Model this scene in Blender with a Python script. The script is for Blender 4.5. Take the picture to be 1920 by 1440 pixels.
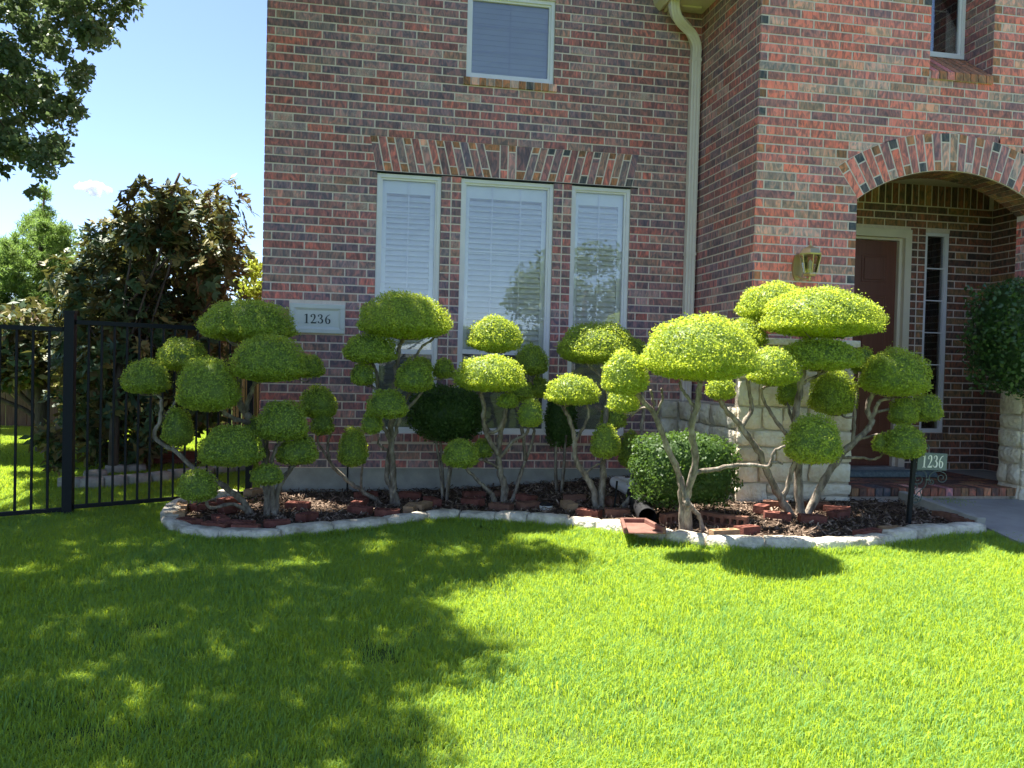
import bpy, bmesh, math, random
import numpy as np
from mathutils import Vector, Matrix, noise

for o in list(bpy.data.objects): bpy.data.objects.remove(o)
SC = bpy.context.scene
COL = SC.collection
random.seed(7); RNG = np.random.default_rng(11)

# ------------------------------------------------------------------ camera
FPX = 1586.9; YAW, PITCH, ROLL = .1829, -.0208, .0252
CAMP = np.array([.8457, -7.9098, .9712])
_cy, _sy = math.cos(YAW), math.sin(YAW)
FW = np.array([_sy*math.cos(PITCH), _cy*math.cos(PITCH), math.sin(PITCH)])
_r = np.array([_cy, -_sy, 0.]); _u = np.cross(_r, FW)
RT = _r*math.cos(ROLL)+_u*math.sin(ROLL); UP = -_r*math.sin(ROLL)+_u*math.cos(ROLL)
cam = bpy.data.cameras.new('camera'); camo = bpy.data.objects.new('camera', cam); COL.objects.link(camo)
M = Matrix(((RT[0], UP[0], -FW[0], CAMP[0]), (RT[1], UP[1], -FW[1], CAMP[1]), (RT[2], UP[2], -FW[2], CAMP[2]), (0, 0, 0, 1)))
camo.matrix_world = M
cam.sensor_width = 36; cam.lens = 36*FPX/1920; cam.clip_end = 2000; cam.clip_start = .05
SC.camera = camo

# ------------------------------------------------------------------ world, sun, exposure
SUNDIR = Vector((-.33, .27, 1)).normalized()          # towards the sun
w = bpy.data.worlds.new('World'); SC.world = w; w.use_nodes = True
nt = w.node_tree; nt.nodes.clear()
sky = nt.nodes.new('ShaderNodeTexSky'); sky.sky_type = 'NISHITA'; sky.sun_disc = False
sky.sun_elevation = math.asin(SUNDIR.z); sky.sun_rotation = math.atan2(SUNDIR.x, SUNDIR.y)
sky.air_density = .62; sky.dust_density = .4; sky.ozone_density = 4.5
bg = nt.nodes.new('ShaderNodeBackground'); bg.inputs[1].default_value = .089
wo = nt.nodes.new('ShaderNodeOutputWorld')
wb = nt.nodes.new('ShaderNodeMix'); wb.data_type = 'RGBA'; wb.blend_type = 'MULTIPLY'; wb.inputs['Factor'].default_value = 1   # camera white balance
wb.inputs['B'].default_value = (.80, .74, .70, 1); nt.links.new(sky.outputs[0], wb.inputs['A']); nt.links.new(wb.outputs['Result'], bg.inputs[0]); nt.links.new(bg.outputs[0], wo.inputs[0])
sl = bpy.data.lights.new('sun', 'SUN'); sl.energy = 3.45; sl.angle = math.radians(.53); sl.color = (1, .95, .86)
so = bpy.data.objects.new('sun', sl); COL.objects.link(so); so.location = (-10, 6, 30)
so.rotation_euler = SUNDIR.to_track_quat('Z', 'Y').to_euler()
SC.view_settings.view_transform = 'Standard'; SC.view_settings.look = 'None'
SC.view_settings.exposure = 2.42; SC.view_settings.gamma = 1
SC.render.engine = 'CYCLES'
try:
    SC.cycles.transparent_max_bounces = 12; SC.cycles.max_bounces = 8
except Exception: pass

# ------------------------------------------------------------------ survey helpers (pixels of the photo -> metres)
def ray(x, y): return FW+RT*(x-960)/FPX-UP*(y-720)/FPX
def atY(x, y, Y):
    d = ray(x, y); return CAMP+d*(Y-CAMP[1])/d[1]
def sstep(t): t = min(max(t, 0), 1); return t*t*(3-2*t)
def gz(X, Y): return -.24+.17*sstep((X-1.0)/3.5)+.05*min(max(Y, -9), 3)
def onG(x, y, dz=0.):
    d = ray(x, y); P = CAMP+d*6.5
    for _ in range(40):
        z = gz(P[0], P[1])+dz; P = CAMP+d*(z-CAMP[2])/d[2]
    return P
def mpp(P): return float((np.array(P)-CAMP)@FW)/FPX          # metres per photo pixel at P
def proj(P):
    q = np.array(P)-CAMP; z = q@FW
    return 960+FPX*(q@RT)/z, 720-FPX*(q@UP)/z, z

# ------------------------------------------------------------------ object helpers
def link(o, parent=None):
    COL.objects.link(o)
    if parent is not None: o.parent = parent
    return o
def tag(o, label=None, cat=None, group=None, kind=None):
    if label: o['label'] = label
    if cat: o['category'] = cat
    if group: o['group'] = group
    if kind: o['kind'] = kind
    return o
def empty(name, label, cat, loc=(0, 0, 0), group=None):
    o = bpy.data.objects.new(name, None); COL.objects.link(o); o.location = loc
    o.empty_display_size = .1
    return tag(o, label, cat, group)
def mesh_obj(name, verts, faces, mat, parent=None, smooth=False, off=None):
    me = bpy.data.meshes.new(name)
    if off is not None: verts = [(v[0]-off[0], v[1]-off[1], v[2]-off[2]) for v in verts]
    me.from_pydata([tuple(map(float, v)) for v in verts], [], faces)
    if smooth: me.polygons.foreach_set('use_smooth', [True]*len(me.polygons))
    if mat: me.materials.append(mat)
    o = bpy.data.objects.new(name, me)
    if off is not None and parent is None: o.location = off
    return link(o, parent)
def quads_np(name, V, nq, mat, parent=None, loc=(0, 0, 0), cols=None):
    """V: (nq*4,3) array, one quad each"""
    me = bpy.data.meshes.new(name)
    me.vertices.add(len(V)); me.vertices.foreach_set('co', np.asarray(V, dtype=np.float32).ravel())
    me.loops.add(nq*4); me.loops.foreach_set('vertex_index', np.arange(nq*4, dtype=np.int32))
    me.polygons.add(nq); me.polygons.foreach_set('loop_start', np.arange(0, nq*4, 4, dtype=np.int32))
    me.polygons.foreach_set('loop_total', np.full(nq, 4, dtype=np.int32))
    if cols is not None:
        a = me.attributes.new('tone', 'FLOAT', 'FACE'); a.data.foreach_set('value', np.asarray(cols, dtype=np.float32))
    me.update(calc_edges=True)
    me.materials.append(mat)
    o = bpy.data.objects.new(name, me); o.location = loc
    return link(o, parent)
class MB:
    """collects simple solids, links them as one mesh"""
    def __init__(s): s.v = []; s.f = []
    def add(s, v, f):
        n = len(s.v); s.v += [tuple(map(float, p)) for p in v]; s.f += [tuple(i+n for i in q) for q in f]
    def box(s, a, b):
        x0, y0, z0 = a; x1, y1, z1 = b
        s.add([(x0, y0, z0), (x1, y0, z0), (x1, y1, z0), (x0, y1, z0), (x0, y0, z1), (x1, y0, z1), (x1, y1, z1), (x0, y1, z1)],
              [(0, 3, 2, 1), (4, 5, 6, 7), (0, 1, 5, 4), (1, 2, 6, 5), (2, 3, 7, 6), (3, 0, 4, 7)])
    def obox(s, c, ax, ay, az, h):           # oriented box: centre, unit axes, half sizes
        c = Vector(c); P = []
        for k in (-1, 1):
            for (i, j) in ((-1, -1), (1, -1), (1, 1), (-1, 1)):
                P.append(c+Vector(ax)*h[0]*i+Vector(ay)*h[1]*j+Vector(az)*h[2]*k)
        s.add(P, [(0, 3, 2, 1), (4, 5, 6, 7), (0, 1, 5, 4), (1, 2, 6, 5), (2, 3, 7, 6), (3, 0, 4, 7)])
    def tube(s, pts, rad, n=8, cap=True, flat=None):
        pts = [Vector(p) for p in pts]; m = len(pts)
        if not hasattr(rad, '__len__'): rad = [rad]*m
        rings = []; prev = None
        for i, p in enumerate(pts):
            t = (pts[min(i+1, m-1)]-pts[max(i-1, 0)])
            if t.length < 1e-9: t = Vector((0, 0, 1))
            t.normalize()
            if prev is None:
                a = t.orthogonal().normalized()
            else:
                a = (prev-t*prev.dot(t))
                a = a.normalized() if a.length > 1e-6 else t.orthogonal().normalized()
            prev = a; b = t.cross(a); base = len(s.v)
            for k in range(n):
                th = 2*math.pi*k/n
                s.v.append(tuple(p+(a*math.cos(th)+b*math.sin(th))*rad[i]))
            rings.append(base)
        for i in range(m-1):
            for k in range(n):
                k2 = (k+1) % n
                s.f.append((rings[i]+k, rings[i]+k2, rings[i+1]+k2, rings[i+1]+k))
        if cap:
            s.f.append(tuple(rings[0]+k for k in range(n))[::-1]); s.f.append(tuple(rings[-1]+k for k in range(n)))
    def lathe(s, c, prof, n=12, axis='z'):
        base = len(s.v)
        for (r, z) in prof:
            for k in range(n):
                th = 2*math.pi*k/n
                s.v.append((c[0]+r*math.cos(th), c[1]+r*math.sin(th), c[2]+z))
        for i in range(len(prof)-1):
            for k in range(n):
                k2 = (k+1) % n
                s.f.append((base+i*n+k, base+i*n+k2, base+(i+1)*n+k2, base+(i+1)*n+k))
        s.f.append(tuple(base+k for k in range(n))[::-1]); s.f.append(tuple(base+(len(prof)-1)*n+k for k in range(n)))
    def prism(s, pts, off):                 # planar polygon extruded by vector off
        n = len(pts); P = [tuple(p) for p in pts]+[tuple(Vector(p)+Vector(off)) for p in pts]
        s.add(P, [tuple(range(n))[::-1], tuple(range(n, 2*n))]+[(i, (i+1) % n, (i+1) % n+n, i+n) for i in range(n)])
    def build(s, name, mat, parent=None, smooth=False, tri=False, bevel=0):
        o = mesh_obj(name, s.v, s.f, mat, parent, smooth)
        if tri or bevel:
            bm = bmesh.new(); bm.from_mesh(o.data)
            if bevel:
                bmesh.ops.bevel(bm, geom=[e for e in bm.edges], offset=bevel, segments=1, affect='EDGES')
            if tri: bmesh.ops.triangulate(bm, faces=[f for f in bm.faces if len(f.verts) > 4])
            bm.to_mesh(o.data); bm.free()
        return o
def smooth_path(P, sub=4, jit=0.):
    P = [np.array(p, float) for p in P]
    if len(P) < 3:
        Q = [P[0]+(P[-1]-P[0])*t for t in np.linspace(0, 1, sub+1)]
    else:
        E = [2*P[0]-P[1]]+P+[2*P[-1]-P[-2]]; Q = []
        for i in range(1, len(E)-2):
            a, b, c, d = E[i-1:i+3]
            for k in range(sub):
                t = k/sub
                Q.append(.5*((2*b)+(-a+c)*t+(2*a-5*b+4*c-d)*t*t+(-a+3*b-3*c+d)*t**3))
        Q.append(P[-1])
    if jit:
        for q in Q[1:-1]: q += RNG.normal(0, jit, 3)
    return Q

# ------------------------------------------------------------------ materials
def S(r, g, b):
    f = lambda c: (c/12.92 if c <= .04045 else ((c+.055)/1.055)**2.4)
    return (f(r/255), f(g/255), f(b/255), 1)
def new_mat(name):
    m = bpy.data.materials.new(name); m.use_nodes = True
    n = m.node_tree; n.nodes.clear()
    out = n.nodes.new('ShaderNodeOutputMaterial'); return m, n, out
def nd(n, t, **k):
    x = n.nodes.new(t)
    for a, b in k.items(): setattr(x, a, b)
    return x
def mat_noise(name, c1, c2, rough=.8, scale=8, bump=.3, bscale=40, spec=.3, metal=0, c3=None, stretch=None, bdist=.01, detail=6):
    m, n, out = new_mat(name); L = n.links.new
    b = nd(n, 'ShaderNodeBsdfPrincipled'); b.inputs['Roughness'].default_value = rough
    b.inputs['Specular IOR Level'].default_value = spec; b.inputs['Metallic'].default_value = metal
    tc = nd(n, 'ShaderNodeNewGeometry'); mp = nd(n, 'ShaderNodeMapping'); L(tc.outputs['Position'], mp.inputs[0])
    if stretch: mp.inputs['Scale'].default_value = stretch
    t = nd(n, 'ShaderNodeTexNoise'); t.inputs['Scale'].default_value = scale; t.inputs['Detail'].default_value = detail
    t.inputs['Roughness'].default_value = .6
    L(mp.outputs[0], t.inputs['Vector'])
    r = nd(n, 'ShaderNodeValToRGB'); r.color_ramp.elements[0].position = .3; r.color_ramp.elements[1].position = .7
    r.color_ramp.elements[0].color = c1; r.color_ramp.elements[1].color = c2
    if c3: e = r.color_ramp.elements.new(.5); e.color = c3
    L(t.outputs[0], r.inputs[0]); L(r.outputs[0], b.inputs['Base Color'])
    if bump:
        t2 = nd(n, 'ShaderNodeTexNoise'); t2.inputs['Scale'].default_value = bscale; t2.inputs['Detail'].default_value = 5
        L(mp.outputs[0], t2.inputs['Vector'])
        bp = nd(n, 'ShaderNodeBump'); bp.inputs['Strength'].default_value = bump; bp.inputs['Distance'].default_value = bdist
        L(t2.outputs[0], bp.inputs['Height']); L(bp.outputs[0], b.inputs['Normal'])
    L(b.outputs[0], out.inputs[0]); return m
def mat_leaf(name, c1, c2, ctr, trans=.4, rough=.45, spec=.4, back=None, scale=3, c3=None):
    """leaf: colour varied by the leaf's own 'tone' and by position, partly translucent; optional underside colour"""
    m, n, out = new_mat(name); L = n.links.new
    b = nd(n, 'ShaderNodeBsdfPrincipled'); b.inputs['Roughness'].default_value = rough; b.inputs['Specular IOR Level'].default_value = spec
    at = nd(n, 'ShaderNodeAttribute', attribute_name='tone')
    g = nd(n, 'ShaderNodeNewGeometry'); t = nd(n, 'ShaderNodeTexNoise'); t.inputs['Scale'].default_value = scale
    L(g.outputs['Position'], t.inputs['Vector'])
    ad = nd(n, 'ShaderNodeMath', operation='MULTIPLY_ADD'); L(t.outputs[0], ad.inputs[0]); ad.inputs[1].default_value = .6
    L(at.outputs['Fac'], ad.inputs[2])
    r = nd(n, 'ShaderNodeValToRGB'); r.color_ramp.elements[0].position = .25; r.color_ramp.elements[1].position = 1.25/1.3
    r.color_ramp.elements[0].color = c1; r.color_ramp.elements[1].color = c2
    if c3: e = r.color_ramp.elements.new(.82); e.color = c3
    L(ad.outputs[0], r.inputs[0]); col = r.outputs[0]
    if back:
        mx = nd(n, 'ShaderNodeMix', data_type='RGBA'); L(g.outputs['Backfacing'], mx.inputs['Factor']); L(col, mx.inputs['A'])
        mx.inputs['B'].default_value = back; col = mx.outputs['Result']
    L(col, b.inputs['Base Color'])
    tr = nd(n, 'ShaderNodeBsdfTranslucent')
    mm = nd(n, 'ShaderNodeMix', data_type='RGBA', blend_type='MIX'); mm.inputs['Factor'].default_value = .6
    L(col, mm.inputs['A']); mm.inputs['B'].default_value = ctr; L(mm.outputs['Result'], tr.inputs[0])
    ms = nd(n, 'ShaderNodeMixShader'); ms.inputs[0].default_value = trans
    L(b.outputs[0], ms.inputs[1]); L(tr.outputs[0], ms.inputs[2]); L(ms.outputs[0], out.inputs[0])
    return m
def mat_brick(name, use_object):
    m, n, out = new_mat(name); L = n.links.new
    b = nd(n, 'ShaderNodeBsdfPrincipled'); b.inputs['Roughness'].default_value = .85; b.inputs['Specular IOR Level'].default_value = .2
    if use_object:
        oi = nd(n, 'ShaderNodeObjectInfo'); col, al = oi.outputs['Color'], oi.outputs['Alpha']
    else:
        oi = nd(n, 'ShaderNodeAttribute', attribute_name='brick'); col, al = oi.outputs['Color'], oi.outputs['Alpha']
    g = nd(n, 'ShaderNodeNewGeometry')
    of = nd(n, 'ShaderNodeVectorMath', operation='MULTIPLY_ADD'); L(col, of.inputs[0]); of.inputs[1].default_value = (37, 41, 29)
    L(g.outputs['Position'], of.inputs[2])
    mp = nd(n, 'ShaderNodeMapping'); mp.inputs['Scale'].default_value = (1, 1, .22); L(of.outputs[0], mp.inputs[0])
    t = nd(n, 'ShaderNodeTexNoise'); t.inputs['Scale'].default_value = 42; t.inputs['Detail'].default_value = 5; t.inputs['Distortion'].default_value = .8
    L(mp.outputs[0], t.inputs['Vector'])
    r = nd(n, 'ShaderNodeValToRGB'); r.color_ramp.elements[0].position = .36; r.color_ramp.elements[1].position = .62
    r.color_ramp.elements[0].color = (.80, .78, .80, 1); r.color_ramp.elements[1].color = (1.2, 1.12, 1.10, 1)
    L(t.outputs[0], r.inputs[0])
    # broad drags: the brick's face changes between its own tone, a sooty one and a pinker one
    mp3 = nd(n, 'ShaderNodeMapping'); mp3.inputs['Scale'].default_value = (1, 1, .45); L(of.outputs[0], mp3.inputs[0])
    t3 = nd(n, 'ShaderNodeTexNoise'); t3.inputs['Scale'].default_value = 15; t3.inputs['Detail'].default_value = 2; t3.inputs['Distortion'].default_value = 2.2; L(mp3.outputs[0], t3.inputs['Vector'])
    r3 = nd(n, 'ShaderNodeValToRGB'); r3.color_ramp.elements[0].position = .38; r3.color_ramp.elements[1].position = .66
    r3.color_ramp.elements[0].color = (.62, .72, .80, 1); r3.color_ramp.elements[1].color = (1.45, 1.12, 1.05, 1); e3 = r3.color_ramp.elements.new(.52); e3.color = (1.02, 1, .98, 1)
    L(t3.outputs[0], r3.inputs[0])
    m3 = nd(n, 'ShaderNodeMix', data_type='RGBA', blend_type='MULTIPLY'); m3.inputs['Factor'].default_value = 1; L(col, m3.inputs['A']); L(r3.outputs[0], m3.inputs['B'])
    mu = nd(n, 'ShaderNodeMix', data_type='RGBA', blend_type='MULTIPLY'); mu.inputs['Factor'].default_value = 1
    L(m3.outputs['Result'], mu.inputs['A']); L(r.outputs[0], mu.inputs['B'])
    # lime wash: fine crackle where the brick's own alpha asks for it
    v = nd(n, 'ShaderNodeTexNoise'); v.inputs['Scale'].default_value = 150; v.inputs['Detail'].default_value = 8; v.inputs['Distortion'].default_value = 1.6
    L(of.outputs[0], v.inputs['Vector'])
    v2 = nd(n, 'ShaderNodeTexNoise'); v2.inputs['Scale'].default_value = 14; v2.inputs['Detail'].default_value = 3; L(of.outputs[0], v2.inputs['Vector'])
    s1 = nd(n, 'ShaderNodeMath', operation='MULTIPLY_ADD'); L(v2.outputs[0], s1.inputs[0]); s1.inputs[1].default_value = .7; L(v.outputs[0], s1.inputs[2])
    s2 = nd(n, 'ShaderNodeMath', operation='MULTIPLY_ADD'); L(al, s2.inputs[0]); s2.inputs[1].default_value = .55; L(s1.outputs[0], s2.inputs[2])
    mr = nd(n, 'ShaderNodeMapRange'); mr.inputs['From Min'].default_value = 1.20; mr.inputs['From Max'].default_value = 1.46; mr.inputs['To Max'].default_value = .7; L(s2.outputs[0], mr.inputs['Value'])
    mx = nd(n, 'ShaderNodeMix', data_type='RGBA'); L(mr.outputs[0], mx.inputs['Factor']); L(mu.outputs['Result'], mx.inputs['A'])
    mx.inputs['B'].default_value = (.68, .52, .44, 1)
    L(mx.outputs['Result'], b.inputs['Base Color'])
    bp = nd(n, 'ShaderNodeBump'); bp.inputs['Strength'].default_value = .5; bp.inputs['Distance'].default_value = .004
    L(s1.outputs[0], bp.inputs['Height']); L(bp.outputs[0], b.inputs['Normal'])
    L(b.outputs[0], out.inputs[0]); return m
def mat_flat(name, c, rough=.5, spec=.4, metal=0, bump=0, bscale=60):
    k = .9
    return mat_noise(name, (c[0]*k, c[1]*k, c[2]*k, 1), c, rough, 6, bump, bscale, spec, metal, bdist=.003)
def mat_glass(name, refl=.22, tint=(1, 1, 1, 1)):
    m, n, out = new_mat(name); L = n.links.new
    t = nd(n, 'ShaderNodeBsdfTransparent'); t.inputs[0].default_value = tint
    g = nd(n, 'ShaderNodeBsdfGlossy'); g.inputs['Roughness'].default_value = .01
    f = nd(n, 'ShaderNodeFresnel'); f.inputs[0].default_value = 1.5
    a = nd(n, 'ShaderNodeMath', operation='ADD'); L(f.outputs[0], a.inputs[0]); a.inputs[1].default_value = refl; a.use_clamp = True
    ms = nd(n, 'ShaderNodeMixShader'); L(a.outputs[0], ms.inputs[0]); L(t.outputs[0], ms.inputs[1]); L(g.outputs[0], ms.inputs[2])
    L(ms.outputs[0], out.inputs[0]); return m

m_brick_o = mat_brick('brick_single', True); m_brick_a = mat_brick('brick_joined', False)
m_mortar = mat_noise('mortar', (.74, .60, .53, 1), (.86, .72, .64, 1), .95, 30, .6, 160, .1)
m_concrete = mat_noise('foundation_concrete', (.30, .29, .26, 1), (.45, .43, .39, 1), .95, 5, .5, 70, .15, c3=(.36, .35, .32, 1))
m_walk = mat_noise('walk_concrete', (.30, .29, .27, 1), (.40, .39, .36, 1), .9, 4, .3, 200, .15)
m_lime = mat_noise('limestone', (.62, .50, .35, 1), (.88, .82, .70, 1), .92, 7, .9, 30, .15, c3=(.80, .71, .55, 1), bdist=.03)
m_border = mat_noise('border_stone', (.30, .265, .20, 1), (.80, .74, .62, 1), .95, 7, 1, 26, .15, c3=(.62, .56, .45, 1), bdist=.03)
m_block = mat_noise('retaining_block', (.26, .24, .21, 1), (.42, .39, .34, 1), .95, 8, .8, 50, .15)
m_white = mat_flat('white_vinyl', (.87, .82, .84, 1), .35)
m_cream = mat_flat('cream_paint', (.80, .68, .53, 1), .5)
m_spout = mat_flat('downspout_paint', (.84, .74, .66, 1), .4)
m_shut = mat_flat('shutter_white', (.92, .90, .88, 1), .5)
m_door = mat_noise('door_stain', (.14, .046, .028, 1), (.19, .065, .040, 1), .35, 3, .1, 60, .5, stretch=(12, 12, .6))
m_glass = mat_glass('window_glass', .06); m_glass_dark = mat_glass('sidelight_glass', .10, (.8, .8, .8, 1))
m_screen = None
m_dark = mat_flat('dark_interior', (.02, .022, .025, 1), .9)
m_black = mat_flat('black_steel', (.010, .012, .014, 1), .6, .25)
m_iron = mat_flat('verdigris_iron', (.075, .095, .085, 1), .5, .4)
m_plastic = mat_flat('black_pipe', (.022, .022, .024, 1), .6, .2)
m_brass = mat_flat('brass', (.66, .54, .28, 1), .38, .5, 1)
m_lglass = mat_glass('lantern_glass', .12, (.9, .86, .72, 1))
m_bark = mat_noise('grey_bark', (.09, .07, .055, 1), (.42, .37, .30, 1), .9, 26, 1, 70, .15, stretch=(1, 1, .4), bdist=.012, c3=(.24, .20, .16, 1))
m_barkd = mat_noise('dark_bark', (.05, .04, .032, 1), (.11, .09, .07, 1), .9, 20, .8, 60, .15, stretch=(1, 1, .3))
m_box = mat_leaf('topiary_leaf', (.07, .15, .075, 1), (.50, .60, .10, 1), (.76, .84, .04, 1), .5, .45, .3, scale=19)
m_box2 = mat_leaf('dense_bush_leaf', (.035, .075, .022, 1), (.085, .15, .035, 1), (.18, .32, .03, 1), .34, .5, .3)
m_holly = mat_leaf('holly_leaf', (.025, .065, .022, 1), (.06, .12, .03, 1), (.12, .24, .03, 1), .24, .35, .5)
m_mag = mat_leaf('magnolia_leaf', (.04, .075, .035, 1), (.22, .19, .06, 1), (.18, .22, .03, 1), .2, .5, .3, back=(.15, .105, .055, 1), c3=(.075, .12, .045, 1))
m_jun = mat_leaf('juniper_spray', (.09, .17, .07, 1), (.24, .34, .10, 1), (.25, .4, .06, 1), .4, .6, .2)
m_oak = mat_leaf('shade_tree_leaf', (.07, .12, .07, 1), (.14, .20, .10, 1), (.20, .28, .08, 1), .35, .5, .4)
m_yel = mat_leaf('yellow_green_leaf', (.16, .2, .03, 1), (.30, .32, .05, 1), (.5, .6, .05, 1), .45, .5, .3)
m_redbrick = mat_noise('red_garden_brick', (.12, .045, .032, 1), (.26, .10, .075, 1), .9, 14, .5, 90, .15)
m_brnbrick = mat_noise('brown_garden_brick', (.13, .065, .045, 1), (.25, .13, .09, 1), .9, 14, .5, 90, .15)
m_tanbrick = mat_noise('tan_garden_brick', (.30, .19, .10, 1), (.46, .30, .18, 1), .9, 14, .5, 90, .15)
m_terra = mat_noise('splash_block', (.16, .075, .058, 1), (.26, .13, .10, 1), .85, 10, .4, 60, .2)
m_mulch = mat_noise('mulch_soil', (.05, .032, .022, 1), (.17, .12, .085, 1), .95, 45, 1, 60, .1, bdist=.03)
m_chip = mat_leaf('mulch_chip', (.055, .035, .024, 1), (.42, .31, .23, 1), (.05, .03, .02, 1), 0, .9, .1, scale=12)
m_soil = mat_noise('lawn_soil', (.04, .075, .02, 1), (.10, .15, .035, 1), .95, 9, .6, 90, .1)
m_wood = mat_noise('fence_wood', (.10, .065, .045, 1), (.19, .13, .09, 1), .9, 10, .5, 60, .1, stretch=(4, 4, .4))
m_roof = mat_noise('roof_shingle', (.07, .06, .055, 1), (.13, .115, .10, 1), .95, 12, .5, 60, .1)
m_mat = mat_noise('doormat', (.09, .12, .125, 1), (.17, .21, .21, 1), .9, 40, .6, 120, .1)
m_curt = mat_noise('curtain', (.10, .09, .085, 1), (.22, .20, .19, 1), .9, 5, 0, 10, .1, stretch=(16, 16, .3))
m_plate = mat_flat('address_stone', (.70, .70, .66, 1), .8, .2, 0, .3, 150)
m_ink = mat_flat('dark_numeral', (.05, .06, .06, 1), .6)
m_sign = mat_flat('sign_plate', (.14, .17, .155, 1), .5)
m_num = mat_flat('white_numeral', (.85, .82, .72, 1), .5)

def mat_scr():
    m, n, out = new_mat('insect_screen'); L = n.links.new
    t = nd(n, 'ShaderNodeBsdfTransparent'); d = nd(n, 'ShaderNodeBsdfDiffuse'); d.inputs[0].default_value = (.035, .037, .04, 1)
    g = nd(n, 'ShaderNodeNewGeometry'); wv = nd(n, 'ShaderNodeTexNoise'); wv.inputs['Scale'].default_value = 300; L(g.outputs['Position'], wv.inputs[0])
    mr = nd(n, 'ShaderNodeMapRange'); mr.inputs['To Min'].default_value = .42; mr.inputs['To Max'].default_value = .6; L(wv.outputs[0], mr.inputs[0])
    ms = nd(n, 'ShaderNodeMixShader'); L(mr.outputs[0], ms.inputs[0]); L(t.outputs[0], ms.inputs[1]); L(d.outputs[0], ms.inputs[2])
    L(ms.outputs[0], out.inputs[0]); return m
m_screen = mat_scr()

# ------------------------------------------------------------------ ground
xs = sorted(set(np.round(np.concatenate([np.linspace(-60, -8, 14), np.linspace(-8, 10, 91), np.linspace(10, 60, 14)]), 3)))
ys = sorted(set(np.round(np.concatenate([np.linspace(-60, -9, 14), np.linspace(-9, 6, 76), np.linspace(6, 60, 14)]), 3)))
def gzn(x, y): return gz(x, y)+.012*noise.noise(Vector((x*.9, y*.9, 0)))
V = [(x, y, gzn(x, y)) for y in ys for x in xs]; nx = len(xs)
F = [(j*nx+i, j*nx+i+1, (j+1)*nx+i+1, (j+1)*nx+i) for j in range(len(ys)-1) for i in range(nx-1)]
tag(mesh_obj('lawn', V, F, m_soil, smooth=True), kind='structure')
far = MB(); far.add([(-900, -900, -1.6), (900, -900, -1.6), (900, 900, -1.6), (-900, 900, -1.6)], [(0, 1, 2, 3)])
tag(far.build('ground', m_soil), kind='structure')

# ------------------------------------------------------------------ house
C, BL, J = .0762, .2427, .0125
XR, D = 4.110, 1.262
FY = -D
OPL, OPR = 5.05, 6.88                     # porch opening
ARX, ARR, ARZ = (OPL+OPR)/2, 1.55, 2.783-1.55
HW = (OPR-OPL)/2
AR_SPRING = ARZ+math.sqrt(ARR**2-HW**2)
AR_OUT = ARR+.33
house = empty('brick_house', 'two storey red and brown brick house with arched porch and white shuttered windows', 'house', (0, 0, 0))

def pal_main():
    r = random.random()
    if r < .46: c = (.290, .185, .200); a = .03
    elif r < .58: c = (.35, .235, .215); a = .03
    elif r < .84: c = (.44, .190, .180); a = .15
    else: c = (.42, .26, .25); a = random.uniform(.45, .85)
    j = random.uniform(.85, 1.17)*1.06; q = random.uniform(-.1, .1)
    return (c[0]*j*(1+q), c[1]*j, c[2]*j*1.0*(1-q), min(1, a*random.uniform(.6, 1.1)))
def pal_front():
    r = random.random()
    if r < .24: c = (.46, .22, .21); a = .05
    elif r < .33: c = (.48, .33, .27); a = .05
    elif r < .86: c = (.70, .25, .205); a = .15
    else: c = (.72, .42, .33); a = random.uniform(.45, .8)
    j = random.uniform(.85, 1.17)*1.06; q = random.uniform(-.1, .1)
    return (c[0]*j*(1+q), c[1]*j, c[2]*j*1.0*(1-q), min(1, a*random.uniform(.6, 1.1)))
def pal_head(): 
    r = random.random()
    if r < .6:
        j = random.uniform(.75, 1.15); return (.46*j, .23*j, .13*j, 0.)
    if r < .75: return (.14, .135, .14, 0.)
    return pal_front()
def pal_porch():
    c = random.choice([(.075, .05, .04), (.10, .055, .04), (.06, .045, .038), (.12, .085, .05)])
    j = random.uniform(.8, 1.3); return (c[0]*j*2.6, c[1]*j*2.25, c[2]*j*2.1, random.uniform(0, .35))

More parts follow.
